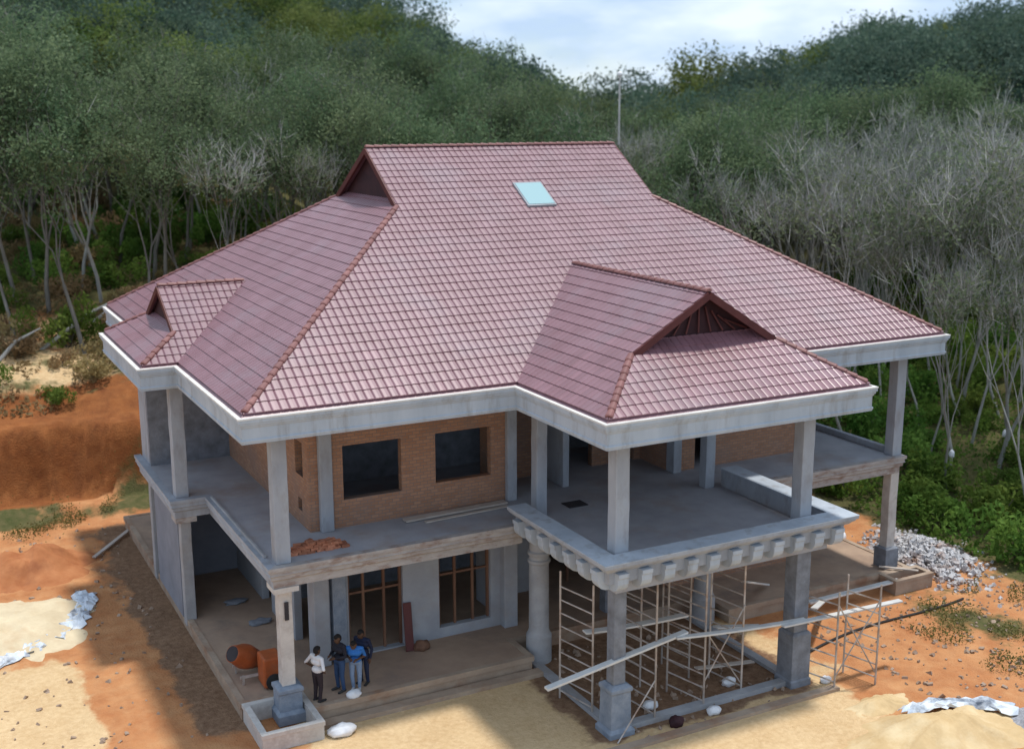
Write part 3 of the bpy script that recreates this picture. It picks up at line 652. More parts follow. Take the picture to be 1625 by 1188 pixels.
for bx, by in ((9.75, 1.25), (16.3, 1.25)):
    rc = MB().lathe((bx, by, 0), [(0.42, 0.0), (0.42, 0.9), (0.36, 1.0), (0.33, 1.1), (0.32, 3.35), (0.37, 3.40), (0.37, 3.48), (0.32, 3.52), (0.32, 3.62), (0.37, 3.66), (0.37, 3.74), (0.31, 3.80), (0.30, 4.5)], 20)
    o = rc.build('round_column', M_conc, H, smooth=True); o.modifiers.new('es', 'EDGE_SPLIT')
scol(W-1.22, 8.6, 0.3, 4.4, 0.46, M_colpale)
scol(13.2, 2.6, 0.3, 4.4, 0.4, M_coldark)

# --- plinth, terrace floor, planter box, porch foundations
plin = [(0.05, 1.75), (1.95, 1.75), (1.95, 0.55), (9.2, 0.55), (9.2, 1.9), (16.9, 1.9), (16.9, 0.55), (25.5, 0.55), (25.5, 20.8), (0.05, 20.8)]
prism(inset(plin, -0.18), -0.4, 0.5).build('terrace_floor', M_dirtfloor, H)
recalc(sweep(plin, [(0.0, 0.53), (0.0, 0.36), (-0.05, 0.34), (-0.05, -0.5), (-0.2, -0.5), (-0.2, 0.53)]).build('plinth', M_plinth, H))
MB().box(2.0, 9.3, 0.12, 0.49, -0.3, 0.14).build('step', M_plinth, H)
pb = [(0.12, -0.36), (1.9, -0.36), (1.9, 1.72), (0.12, 1.72)]
recalc(sweep(pb, [(0.03, 0.56), (0.03, 0.44), (0.0, 0.42), (0.0, -0.4), (-0.16, -0.4), (-0.16, 0.56)]).build('planter_box', M_colpale, H))
pb = [(23.9, -0.30), (25.75, -0.30), (25.75, 0.54), (23.9, 0.54)]
recalc(sweep(pb, [(0.03, 0.56), (0.03, 0.44), (0.0, 0.42), (0.0, -0.4), (-0.16, -0.4), (-0.16, 0.56)]).build('planter_box', M_plinth, H))
fb = MB().box(9.9, 15.6, -4.0, -3.7, -0.2, 0.16)
fb.build('foundation_beam', M_conc, H)
MB().box(9.3, 9.6, -3.3, 1.8, -0.2, 0.12).build('foundation_beam', M_conc, H)
MB().box(15.85, 16.15, -3.3, 1.8, -0.2, 0.12).build('foundation_beam', M_conc, H)
MB().box(8.6, 16.9, -5.0, -4.72, -0.2, 0.1).build('foundation_beam', M_plinth, H)

# ------------------------------------------------------------------ small things about the house
rng = random.Random(11)
# bricks stacked on the balcony: each its own thing piece
bp = thing('brick_stack', 'untidy stack of red clay bricks on the upper balcony corner', 'bricks', (2.55, 1.7, 4.9))
bme = MB().box(-0.12, 0.12, -0.055, 0.055, 0, 0.075)
bm0 = bpy.data.meshes.new('brick'); bm0.from_pydata(bme.v, [], bme.f); bm0.materials.append(M_clayb)
for lay in range(4):
    for i in range(7-lay):
        for j in range(3):
            if rng.random() < 0.12*lay: continue
            o = bpy.data.objects.new('brick', bm0); col.objects.link(o); o.parent = bp
            o.location = (-0.75+lay*0.1+i*0.26+rng.uniform(-.02, .02), -0.16+j*0.15+rng.uniform(-.02, .02), lay*0.077+0.002); o.rotation_euler = (0, 0, rng.uniform(-.15, .15)+(0.5 if lay == 3 else 0))
tag(bevel(MB().bar((5.75, 2.72, 4.96), (9.4, 2.88, 4.96), 0.3, 0.07).build('long_board', M_board), 0.01), 'long weathered board lying along the upper brick wall', 'board')
tag(bevel(MB().bar((6.3, 2.35, 4.935), (9.3, 2.55, 4.935), 0.16, 0.05).build('long_board', M_board), 0.01), 'narrow board lying on the balcony floor in front of the wider board', 'board')

# orange concrete mixer on the ground floor terrace
mx_ = thing('concrete_mixer', 'orange drum mixer with dark mouth on the terrace behind the corner column', 'mixer', (0.85, 3.3, 0.5))
ax = Vector((-0.72, -0.35, 0.45)).normalized(); c0 = Vector((0.72, 3.55, 1.15))
mm = MB(); mm.tube([c0-ax*0.5, c0-ax*0.42, c0-ax*0.1, c0+ax*0.12, c0+ax*0.5, c0+ax*0.56], [0.16, 0.3, 0.38, 0.38, 0.26, 0.26], 18, caps=True); mm.build('drum', M_orange, mx_, True)
MB().tube([c0+ax*0.555, c0+ax*0.57], [0.24, 0.24], 16).build('drum_mouth', M_dark, mx_)  # dark disc painted as the shaded inside of the drum
bevel(MB().box(0.95, 1.55, 2.3, 3.05, 0.55, 1.5).build('engine_cover', M_orange, mx_), 0.06, 2)
MB().bar((0.4, 3.0, 0.75), (1.5, 3.0, 0.75), 0.07, 0.07).bar((0.4, 3.9, 0.75), (1.5, 3.9, 0.75), 0.07, 0.07).bar((1.2, 2.6, 0.75), (1.2, 4.0, 0.75), 0.07, 0.07).bar((0.5, 3.0, 0.5), (0.5, 3.0, 0.8), 0.06, 0.06).bar((0.5, 3.9, 0.5), (0.5, 3.9, 0.8), 0.06, 0.06).bar((1.2, 3.9, 0.7), (0.75, 3.75, 1.15), 0.06, 0.06).build('frame', M_steel, mx_)
for wx in (2.25, 3.95):
    MB().tube([(1.25, wx, 0.75), (1.25, wx+0.09, 0.75)], 0.25, 16).build('wheel', M_black, mx_)

# leaning dark board and sack by the lower window
tag(bevel(MB().bar((5.85, 2.75, 0.52), (5.95, 3.2, 2.0), 0.28, 0.05, up=(0, 1, 0)).build('leaning_board', M_trim), 0.01), 'short dark board leaning against the grey wall beside the lower window', 'board')
def blob(name, c, r, mat, seed, sub=3, amp=0.25, flat=0.0):
    bm = bmesh.new(); bmesh.ops.create_icosphere(bm, subdivisions=sub, radius=1)
    for v in bm.verts:
        d = 1+amp*mnoise.noise(v.co*1.6+Vector((seed, seed*2, 0)))+amp*0.4*mnoise.noise(v.co*4+Vector((seed, 0, 3)))
        v.co = Vector((v.co.x*r[0]*d, v.co.y*r[1]*d, max(v.co.z, -0.55)*r[2]*d))
    mnz = min(v.co.z for v in bm.verts)
    for v in bm.verts: v.co += Vector((0, 0, -mnz-0.01))
    me = bpy.data.meshes.new(name); bm.to_mesh(me); bm.free(); me.materials.append(mat); me.polygons.foreach_set('use_smooth', [True]*len(me.polygons))
    o = bpy.data.objects.new(name, me); col.objects.link(o); o.location = c; return o
tag(blob('brown_sack', (6.25, 2.75, 0.5), (0.28, 0.2, 0.2), M_wood, 2), 'small brown sack slumped at the foot of the leaning board', 'sack')
tag(blob('white_sack', (2.42, -0.34, 0), (0.42, 0.26, 0.2), M_white, 5), 'full white sack lying on the ground beside the corner planter box', 'sack')
tag(blob('white_bag', (3.2, 0.72, 0.5), (0.24, 0.16, 0.14), M_white, 8), 'small white bag on the terrace edge at the feet of the group', 'bag')
for i, (x, y, s, l) in enumerate(((12.6, -4.35, .16, 'white bag between the two porch kerbs, near the middle'), (14.1, -3.1, .17, 'white bag behind the inner porch kerb, near the dark pillar'), (11.1, -3.2, .17, 'white bag on the ground inside the porch, left of the ladders'), (16.9, -4.35, .13, 'small white bag at the foot of the dark porch pillar'))):
    tag(blob('white_bag', (x, y, 0), (s*1.5, s, s), M_white, 20+i), l, 'bag')
tag(blob('red_bucket_heap', (11.2, -4.4, 0), (0.22, 0.2, 0.2), M_gable, 31), 'dark red lump lying between the two porch kerbs', 'lump')
for i, (x, y, l) in enumerate(((1.9, 9.3, 'low dark heap of debris on the left terrace, farther one'), (2.2, 7.2, 'low dark heap of debris on the left terrace, nearer one'))):
    tag(blob('debris_heap', (x, y, 0.5), (0.40, 0.2, 0.09), M_coldark, 40+i, amp=0.5), l, 'debris')

# scaffolding ladders
def sframe(a, b, h, label, gap=0.42, lean=0.0):
    a = Vector((a[0], a[1], 0)); b = Vector((b[0], b[1], 0)); t = thing('scaffold_ladder', label, 'scaffold', tuple((a+b)/2), 'ladder frames round the porch')
    up = Vector((lean, 0, h))
    for p in (a, b): MB().tube([p, p+up], 0.033, 7).build('post', M_steel, t)
    n = int(h/gap)
    for i in range(n):
        k = (0.25+i*gap)/h
        MB().tube([a+up*k, b+up*k], 0.026, 5).build('rung', M_steel, t)
    return t
sframe((9.05, -1.35), (9.35, -2.75), 4.1, 'ladder scaffold frame under the left end of the porch balcony')
sframe((10.55, -2.55), (10.75, -3.95), 4.4, 'ladder scaffold frame just right of the grey porch column')
sframe((12.15, -2.55), (12.5, -3.95), 4.35, 'ladder scaffold frame under the middle of the porch')
sframe((13.85, -2.4), (14.1, -3.7), 4.2, 'ladder scaffold frame just left of the dark porch pillar')
sframe((16.45, -3.75), (16.8, -4.85), 3.2, 'ladder scaffold frame standing just right of the dark porch pillar')
sframe((17.85, -4.1), (18.15, -5.2), 3.3, 'rightmost ladder scaffold frame on the open orange ground')
sframe((11.4, -0.6), (11.6, -1.9), 4.2, 'inner ladder scaffold frame behind the grey porch plank')
sframe((13.1, -0.9), (13.3, -2.1), 4.1, 'inner ladder scaffold frame deep under the porch, right of centre')
def brace(a, b, label):
    tag(MB().tube([a, b], 0.022, 6).build('scaffold_brace', M_steel), label, 'pole', 'scaffold braces')
brace((12.5, -3.97, 0.9), (14.1, -3.75, 2.9), 'diagonal brace rising from the middle frame towards the dark pillar')
brace((12.5, -3.92, 2.5), (14.1, -3.65, 0.35), 'diagonal brace falling from the middle frame towards the dark pillar')
brace((16.8, -4.9, 0.5), (18.15, -5.25, 2.9), 'diagonal brace between the two right frames rising to the right')
brace((16.8, -4.82, 2.8), (18.15, -5.15, 0.4), 'diagonal brace between the two right frames falling to the right')
brace((9.1, -4.55, 0.05), (10.7, -4.0, 1.35), 'pale diagonal pole in front of the blue-grey column pedestal')
def plank(a, b, w, h, label, mat=M_plank, sag=0.0):
    a = Vector(a); b = Vector(b); m = MB(); n = 6; k = 0
    d = (b-a); r = d.cross(Vector((0, 0, 1))).normalized(); vs = []
    for i in range(n+1):
        t = i/n; p = a+d*t-Vector((0, 0, sag*4*t*(1-t)))
        for sx, sz in ((-1, -1), (1, -1), (1, 1), (-1, 1)): m.v.append(tuple(p+r*sx*w/2+Vector((0, 0, sz*h/2))))
    for i in range(n):
        for j in range(4): m.f.append((i*4+j, i*4+(j+1) % 4, (i+1)*4+(j+1) % 4, (i+1)*4+j))
    m.f.append((3, 2, 1, 0)); m.f.append((n*4, n*4+1, n*4+2, n*4+3))
    return tag(bevel(recalc(m.build('plank', mat)), 0.008), label, 'plank')
plank((7.08, -4.02, 1.96), (11.75, -4.02, 2.66), 0.22, 0.07, 'long pale plank sloping down to the left past the porch column')
plank((11.3, -4.12, 2.60), (16.0, -4.3, 2.27), 0.2, 0.06, 'long pale plank running level across the dark porch pillar', sag=0.04)
plank((15.0, -4.42, 2.30), (19.9, -4.35, 2.12), 0.2, 0.06, 'pale plank on the rightmost frames, reaching beyond the porch')
plank((9.15, -2.6, 2.62), (12.6, -2.85, 2.56), 0.26, 0.06, 'grey plank laid across the inner ladder frames', sag=0.05)
plank((19.4, 1.6, 0.62), (16.2, -1.1, 2.3), 0.24, 0.07, 'white plank slanting from the right terrace up behind the dark pillar')
plank((14.2, -2.2, 1.55), (16.2, -2.0, 1.1), 0.24, 0.06, 'short pale plank left of the dark pillar')
plank((19.9, -0.1, 0.45), (24.3, -0.05, 0.45), 0.26, 0.06, 'white plank lying along the right terrace edge')
plank((17.6, -2.9, 1.75), (20.4, -0.3, 0.5), 0.22, 0.06, 'white plank slanting from the terrace edge to the right frames')
plank((13.2, -2.6, 0.55), (15.6, -2.4, 0.16), 0.2, 0.05, 'brown board lying low between the middle frame and the dark pillar', M_board)
# debris bits in the planter by the right corner
plank((24.3, 1.0, 0.62), (25.2, -0.1, 0.66), 0.12, 0.05, 'broken pale board resting on the right corner planter', M_board)

# cable on the right-hand ground
pts = []
for i in range(24):
    t = i/23; x = 17.6+8.2*t; y = -2.6+1.1*t+0.25*math.sin(t*5); pts.append((x, y, height(x, y)+0.05))
tag(MB().tube(pts, 0.04, 6).build('hose', M_black), 'dark hose lying across the orange ground right of the porch', 'hose')
def hug(name, pts_, w, mat, label, cat, lift=0.05, seed=0):
    r = random.Random(seed); m = MB(); w *= 1.25
    P = [Vector((p[0], p[1], 0)) for p in pts_]; k = 8
    line = []
    for i in range(len(P)-1):
        for j in range(6): line.append(P[i].lerp(P[i+1], j/6))
    line.append(P[-1])
    for i, p in enumerate(line):
        d = (line[min(i+1, len(line)-1)]-line[max(i-1, 0)]).normalized(); s = Vector((-d.y, d.x, 0))
        for a in range(k):
            q = p+s*(w*(a/(k-1)-0.5)*r.uniform(0.6, 1.3))+d*r.uniform(-0.07, 0.07); hh = height(q.x, q.y)+lift+(0.0 if a in (0, k-1) else r.uniform(0.0, 0.15))
            m.v.append((q.x, q.y, hh))
    for i in range(len(line)-1):
        for a in range(k-1): b = i*k+a; m.f.append((b, b+k, b+k+1, b+1))
    o = m.build(name, mat); sd = o.modifiers.new('thick', 'SOLIDIFY'); sd.thickness = 0.02; return tag(o, label, cat)
hug('plastic_sheet', [(-2.5, 13.8), (-2.75, 12.6), (-3.3, 11.2), (-4.1, 10.2)], 0.7, M_tarp, 'crumpled blue and white plastic sheet along the near edge of the pale sand', 'sheet', seed=1)
hug('plastic_sheet', [(-4.5, 9.9), (-5.3, 9.3), (-6.4, 8.7), (-7.4, 8.4)], 0.5, M_tarp, 'torn white plastic strip at the lower edge of the pale sand on the left', 'sheet', seed=2)
def mound(name, cx, cy, rx, ry, h, mat, label, cat, rot=0, seed=0, lump=0.35, n=80, sharp=1.0):
    m = MB(); rings = 12; ca, sa = math.cos(rot), math.sin(rot)
    m.v.append((cx, cy, height(cx, cy)+h))
    for i in range(1, rings+1):
        t = i/rings
        for j in range(n):
            a = 2*math.pi*j/n; rr = t*(1+lump*mnoise.noise(Vector((math.cos(a)*1.3+seed, math.sin(a)*1.3, seed)))+0.16*mnoise.noise(Vector((math.cos(a)*4+seed, math.sin(a)*4, seed)))+0.09*mnoise.noise(Vector((math.cos(a)*11+seed, math.sin(a)*11, seed))))
            x, y = rx*rr*math.cos(a), ry*rr*math.sin(a); X = cx+x*ca-y*sa; Y = cy+x*sa+y*ca
            prof = (0.5+0.5*math.cos(math.pi*t))**sharp
            z = height(X, Y)+h*prof*(1+0.45*n2(X, Y, 1.3, seed))+((0.07*n2(X, Y, 3, seed)+0.04*n2(X, Y, 7, seed))*min(1, (1-t)*4) if i < rings else -0.05)
            m.v.append((X, Y, z+0.01))
    for j in range(n): m.f.append((0, 1+j, 1+(j+1) % n))
    for i in range(rings-1):
        for j in range(n): a = 1+i*n; m.f.append((a+j, a+n+j, a+n+(j+1) % n, a+(j+1) % n))
    return tag(m.build(name, mat, smooth=True), label, cat)
mound('sand_heap', -5.2, 11.9, 3.0, 2.7, 0.32, M_palesand, 'flat heap of pale sand at the left edge beside the plastic sheet', 'sand', seed=3, sharp=0.6)
mound('soil_heap', -3.9, 17.2, 2.6, 1.9, 1.0, M_clay, 'rounded heap of orange clay soil in front of the red bank', 'soil', seed=6)
mound('sand_heap', 17.6, -8.6, 3.0, 1.6, 0.7, M_sand, 'long heap of yellow sand at the bottom right', 'sand', rot=-0.15, seed=9, sharp=0.7)
mound('gravel_heap', 20.9, -9.7, 2.2, 1.5, 0.5, M_gravel, 'grey gravel heap in the bottom right corner', 'gravel', seed=12)
mound('sand_heap', 17.3, -6.3, 1.2, 0.6, 0.3, M_sand, 'small mound of yellow sand in front of the scaffold frames', 'sand', seed=14)
hug('plastic_sheet', [(17.2, -7.3), (18.4, -7.35), (19.6, -7.8), (20.4, -8.6)], 0.5, M_tarp, 'blue and white plastic sheet along the far edge of the yellow sand', 'sheet', seed=4, lift=0.22)
# rubble pile (uncountable bits)
def chunks(name, pts_, smin, smax, mat, label, cat, seed, kind='stuff'):
    r = random.Random(seed); m = MB()
    for (x, y, z) in pts_:
        s = r.uniform(smin, smax); k = len(m.v); rot = Matrix.Rotation(r.uniform(0, 6), 3, Vector((r.random()-.5, r.random()-.5, r.random()-.5)))
        sx, sy, sz = s*r.uniform(.6, 1.5), s*r.uniform(.5, 1.2), s*r.uniform(.25, .8)
        for a in ((-1, -1, -1), (1, -1, -1), (1, 1, -1), (-1, 1, -1), (-.7, -.8, 1), (.8, -.7, 1), (.6, .8, 1), (-.8, .7, 1)):
            p = rot@Vector((a[0]*sx, a[1]*sy, a[2]*sz)); m.v.append((x+p.x, y+p.y, z+p.z))
        m.f += [tuple(k+i for i in f) for f in ((0, 3, 2, 1), (4, 5, 6, 7), (0, 1, 5, 4), (1, 2, 6, 5), (2, 3, 7, 6), (3, 0, 4, 7))]
    return tag(m.build(name, mat), label, cat, kind=kind)
r = random.Random(5); pp = []
for i in range(1900):
    a = r.gauss(0, 1); b = r.gauss(0, 1); x = 27.6+a*0.55+b*0.75; y = 1.9+a*1.15-b*0.5
    hh = 0.75*math.exp(-(a*a+b*b)/2.2); pp.append((x, y, height(x, y)+hh*r.random()**0.5))
chunks('rubble_pile', pp, 0.03, 0.11, M_rubble, 'pile of whitish broken masonry rubble beside the right corner column', 'rubble', 6)
pp = []
for i in range(700):
    if r.random() < 0.65: x, y = r.uniform(19, 29), r.uniform(-8, -0.5)
    else: x, y = r.uniform(-8, -0.5), r.uniform(1, 22)
    pp.append((x, y, height(x, y)+0.01))
for i in range(110):
    x, y = r.uniform(9.8, 15.6), r.uniform(-4.7, 1.5); pp.append((x, y, 0.02))
chunks('loose_stones', pp, 0.025, 0.085, M_stone, 'small loose stones and clods scattered over the bare soil', 'stones', 7)
tag(blob('white_bag', (25.9, 5.0, 0.0), (0.42, 0.3, 0.32), M_white, 61), 'white sack on the ground beyond the right terrace', 'bag')
plank((26.3, 3.0, 0.12), (28.0, 2.2, 0.3), 0.12, 0.05, 'broken timber on the rubble pile', M_board)
tag(MB().bar((-1.7, 17.4, 0.12), (0.5, 20.6, 0.14), 0.16, 0.05).build('plank', M_board), 'long thin board on the ground left of the house below the bank', 'plank')

# ------------------------------------------------------------------ people
def person(loc, face, label, top, legs, shoes, skin, hair, pose, height_m=1.72, hold=None):
    """one continuous remeshed body from tapered limbs; materials by nearest limb"""
    prim = []                                     # (a, b, ra, rb, slot)
    def cap(a, b, ra, rb, s): prim.append((Vector(a), Vector(b), ra, rb, s))
    SK, TP, LG, SH, HR = 0, 1, 2, 3, 4
    st = pose.get('stance', 0.10); bend = pose.get('lean', 0.0)
    hipz = 0.90; L = lambda y, z: y+bend*max(0, z-hipz)     # forward lean (+y is forward)
    for s in (-1, 1):
        fx = s*st; fy = pose.get('step', 0)*s
        cap((s*0.09, 0, hipz-0.02), (s*0.10, fy*0.5+0.02, 0.49), 0.088, 0.062, LG)
        cap((s*0.10, fy*0.5+0.02, 0.49), (fx, fy-0.02, 0.09), 0.062, 0.045, LG)
        cap((fx, fy-0.05, 0.045), (fx+s*0.02, fy+0.15, 0.035), 0.042, 0.036, SH)
        sh = Vector((s*0.19, L(0, 1.42), 1.42)); el = Vector(pose['el'][0 if s < 0 else 1]); wr = Vector(pose['wr'][0 if s < 0 else 1])
        cap((s*0.08, L(0, 1.44), 1.44), sh, 0.06, 0.062, TP)
        cap(sh, el, 0.056, 0.042, TP); cap(el, wr, 0.042, 0.030, TP if pose.get('long', 1) else SK)
        d = (wr-el).normalized(); side = d.cross(Vector((0, 1, 0.3))).normalized()
        palm = wr+d*0.085; cap(wr, palm, 0.026, 0.036, SK)
        for k in range(4):
            o = side*(k-1.5)*0.019; ln = (0.062, 0.076, 0.072, 0.056)[k]
            kn = palm+o+d*ln*0.55; cap(palm+o, kn, 0.0105, 0.0095, SK); cap(kn, kn+(d*0.7+Vector((0, 0.5, -0.3))).normalized()*ln*0.6, 0.0095, 0.008, SK)
        tb = wr+d*0.035+side*0.032; cap(tb, tb+(d+side*0.8).normalized()*0.045, 0.012, 0.010, SK); cap(tb+(d+side*0.8).normalized()*0.045, tb+(d*1.2+side*0.7).normalized()*0.08, 0.010, 0.009, SK)
    cap((-0.07, 0, hipz+0.02), (0.07, 0, hipz+0.02), 0.105, 0.105, LG)
    cap((-0.045, L(0, 1.03), 1.03), (0.045, L(0, 1.03), 1.03), 0.115, 0.115, TP)
    cap((-0.075, L(0.01, 1.28), 1.28), (0.075, L(0.01, 1.28), 1.28), 0.122, 0.122, TP)
    cap((-0.09, L(0, 1.40), 1.40), (0.09, L(0, 1.40), 1.40), 0.085, 0.085, TP)
    hd = Vector((pose.get('hx', 0), L(0.03, 1.62)+pose.get('hy', 0), 1.615-pose.get('hd', 0)))
    cap((0, L(0, 1.46), 1.46), hd-Vector((0, 0, 0.07)), 0.052, 0.05, SK)
    cap(hd+Vector((0, -0.015, 0.03)), hd+Vector((0, 0.012, -0.055)), 0.088, 0.066, SK)
    fw = Vector((0, 1, 0))
    cap(hd+fw*0.085+Vector((0, 0, 0.0)), hd+fw*0.098+Vector((0, 0, -0.028)), 0.010, 0.014, SK)          # nose
    for s in (-1, 1):
        cap(hd+Vector((s*0.085, -0.005, -0.01)), hd+Vector((s*0.088, -0.01, 0.015)), 0.012, 0.014, SK)  # ears
    cap(hd+Vector((0, -0.03, 0.055)), hd+Vector((0, -0.045, -0.005)), 0.087, 0.08, HR)
    cap(hd+Vector((0, 0.02, 0.075)), hd+Vector((0, -0.02, 0.08)), 0.07, 0.075, HR)
    bm = bmesh.new()
    for a, b, ra, rb, s in prim:
        d = b-a; n = 12
        z = d.normalized() if d.length > 1e-5 else Vector((0, 0, 1))
        x = z.orthogonal().normalized(); y = z.cross(x); rings = []
        for (t, base, rr, sgn) in [(-math.cos(q), a, ra, 1) for q in (0.0, 0.5, 1.0, math.pi/2)] + [(math.sin(q), b, rb, 1) for q in (0.0, 0.55, 1.05, math.pi/2)]:
            w = math.sqrt(max(0, 1-t*t))*rr
            if w < 1e-4: rings.append([bm.verts.new(base+z*t*rr)])
            else: rings.append([bm.verts.new(base+z*t*rr+(x*math.cos(2*math.pi*j/n)+y*math.sin(2*math.pi*j/n))*w) for j in range(n)])
        for r0, r1 in zip(rings[:-1], rings[1:]):
            for j in range(n):
                p = r0[j % len(r0)]; q = r0[(j+1) % len(r0)] if len(r0) > 1 else None
                u = r1[j % len(r1)]; w = r1[(j+1) % len(r1)] if len(r1) > 1 else None
                vs = [v for v in (p, q, w, u) if v is not None]
                try: bm.faces.new(vs)
                except ValueError: pass
    me = bpy.data.meshes.new('person'); bm.to_mesh(me); bm.free()
    o = bpy.data.objects.new('person', me); col.objects.link(o)
    rm = o.modifiers.new('r', 'REMESH'); rm.mode = 'VOXEL'; rm.voxel_size = 0.0105
    sm = o.modifiers.new('s', 'SMOOTH'); sm.iterations = 2; sm.factor = 0.4
    dg = bpy.context.evaluated_depsgraph_get(); me2 = bpy.data.meshes.new_from_object(o.evaluated_get(dg))
    o.modifiers.clear(); o.data = me2; me2.name = 'person'
    co = np.empty(len(me2.polygons)*3); me2.polygons.foreach_get('center', co); co = co.reshape(-1, 3)
    best = np.full(len(co), 1e9); idx = np.zeros(len(co), int)
    for a, b, ra, rb, s in prim:
        a_, b_ = np.array(a), np.array(b); d = b_-a_; L2 = max(d@d, 1e-9); t = np.clip((co-a_)@d/L2, 0, 1)
        ds = np.linalg.norm(co-(a_+t[:, None]*d), axis=1)-(ra+(rb-ra)*t); u = ds < best; best[u] = ds[u]; idx[u] = s
    me2.materials.clear()
    for mcol, nm in ((skin, 'skin'), (top, 'shirt'), (legs, 'trousers'), (shoes, 'shoes'), (hair, 'hair')):
        me2.materials.append(pmat(nm, tuple(c*0.85 for c in mcol), mcol, 9, 0.8, 0.3, 25))
    me2.polygons.foreach_set('material_index', idx.astype(np.int32)); me2.polygons.foreach_set('use_smooth', [True]*len(idx)); me2.update()
    k = height_m/1.72
    o.location = loc; o.rotation_euler = (0, 0, face); o.scale = (k*1.16, k*1.12, k)
    # eyes and mouth, set into the face
    hz = hd
    for s in (-1, 1):
        e = MB().lathe((0, 0, 0), [(0.004, -0.004), (0.011, 0), (0.004, 0.004)], 8); ob = e.build('eye', M_black, o); ob.location = hz+Vector((s*0.032, 0.076, 0.012)); ob.rotation_euler = (math.pi/2, 0, 0)
    return tag(o, label, 'person')
SKN = (0.10, 0.052, 0.032); HAIR = (0.012, 0.010, 0.010)
arms_down = dict(el=[(-0.25, -0.02, 1.13), (0.25, -0.02, 1.13)], wr=[(-0.24, 0.05, 0.88), (0.24, 0.05, 0.88)])
arms_hip = dict(el=[(-0.36, -0.08, 1.17), (0.36, -0.08, 1.17)], wr=[(-0.20, 0.06, 1.0), (0.20, 0.06, 1.0)])
arms_front = dict(el=[(-0.25, 0.0, 1.13), (0.25, 0.0, 1.13)], wr=[(-0.10, 0.20, 1.10), (0.10, 0.22, 1.13)])
person((2.17, 0.95, 0.5), -1.2, 'person in a white shirt and dark trousers standing nearest the corner column', (0.72, 0.72, 0.74), (0.035, 0.025, 0.03), (0.03, 0.03, 0.03), SKN, HAIR, dict(arms_hip, stance=0.09, long=0), 1.70)
person((2.98, 1.30, 0.5), 1.9, 'person in a dark jacket and blue jeans standing beside the white shirt', (0.018, 0.018, 0.028), (0.035, 0.075, 0.17), (0.05, 0.05, 0.05), SKN, HAIR, dict(arms_front, stance=0.11, hd=0.02, hy=0.02), 1.80)
person((3.42, 1.12, 0.5), 2.6, 'person in a bright blue shirt and pale jeans looking down, middle of the group', (0.03, 0.16, 0.50), (0.20, 0.28, 0.42), (0.5, 0.5, 0.5), SKN, HAIR, dict(arms_front, stance=0.08, lean=0.22, hd=0.05, hy=0.05, long=0), 1.70)
person((3.78, 1.42, 0.5), 2.2, 'person in dark navy clothes behind the bright blue shirt', (0.014, 0.02, 0.05), (0.02, 0.03, 0.07), (0.03, 0.03, 0.03), SKN, HAIR, dict(arms_down, stance=0.10, hd=0.02, hy=0.03, lean=0.08), 1.76)

# ------------------------------------------------------------------ lamp pole behind the house
lx, ly = 31.2, 30.5; lz = height(lx, ly)
lp = thing('lamp_pole', 'tall slim pole with a round white lamp behind the roof ridge', 'lamp pole', (lx, ly, lz))
MB().tube([(lx, ly, lz), (lx, ly, lz+8), (lx, ly, 19.6)], [0.11, 0.08, 0.05], 8).build('pole', M_colpale, lp)
MB().lathe((lx, ly, 19.5), [(0.04, 0), (0.14, 0.05), (0.18, 0.16), (0.14, 0.27), (0.04, 0.32)], 12).build('lamp', M_lamp, lp, True)

# ------------------------------------------------------------------ trees
def limb_tree(seed, H, fork, r0, nl, spread, levels, twig=0.5, low=1):
    r = random.Random(seed); m = MB(); tips = []
    lean = Vector((r.uniform(-.22, .22), r.uniform(-.22, .22), 1)).normalized()
    def grow(p, d, L, rad, lev):
        mid = p+d*L*0.5+Vector((r.gauss(0, 1), r.gauss(0, 1), r.gauss(0, .5)))*L*0.05
        d2 = (d+Vector((r.gauss(0, .14), r.gauss(0, .14), 0.10))).normalized(); e = mid+d2*L*0.5
        m.tube([p, mid, e], [rad, rad*0.84, rad*0.66], 6 if lev < 1 else (4 if lev < 3 else 3), caps=False)
        if lev >= levels: tips.append((mid, e)); return
        if lev >= levels-low: tips.append((mid, e))
        n = nl if lev == 0 else r.choice((2, 2, 3))
        a0 = r.uniform(0, 6.28)
        for i in range(n):
            az = a0+6.28*i/n+r.uniform(-.5, .5); sp = spread*(0.75 if lev == 0 else 1)*r.uniform(0.6, 1.3)
            x = d2.orthogonal().normalized(); y = d2.cross(x)
            nd_ = (d2*math.cos(sp)+(x*math.cos(az)+y*math.sin(az))*math.sin(sp)+Vector((0, 0, 0.12))).normalized()
            k = r.uniform(0.62, 0.85)*(1.0 if lev else (H-fork)/fork*0.55)
            grow(e, nd_, L*k, rad*0.66*r.uniform(0.6, 0.85), lev+1)
    grow(Vector((0, 0, -0.3)), lean, fork+0.3, r0, 0)
    return m, tips
def leaves(tips, seed, n, size, rad, droop=0.3):
    r = np.random.default_rng(seed); T_ = np.array([[*a, *b] for a, b in tips])
    k = r.integers(0, len(T_), n); t = r.random(n)[:, None]; p = T_[k, :3]*(1-t)+T_[k, 3:]*t+r.normal(0, rad, (n, 3))*np.array([1, 1, 0.7])
    return leaf_quads(p, r, size, droop)
def leaf_quads(p, r, size, droop=0.3):
    n = len(p); d = r.normal(0, 1, (n, 3)); d[:, 2] -= droop; d /= np.linalg.norm(d, axis=1)[:, None]
    q = r.normal(0, 1, (n, 3)); q -= (q*d).sum(1)[:, None]*d; q /= np.linalg.norm(q, axis=1)[:, None]
    s = size*r.uniform(0.6, 1.3, n)[:, None]
    V_ = np.stack([p-d*s*0.5, p+q*s*0.26, p+d*s*0.5, p-q*s*0.26], 1).reshape(-1, 3)
    F_ = np.arange(4*n).reshape(n, 4)
    return V_, F_
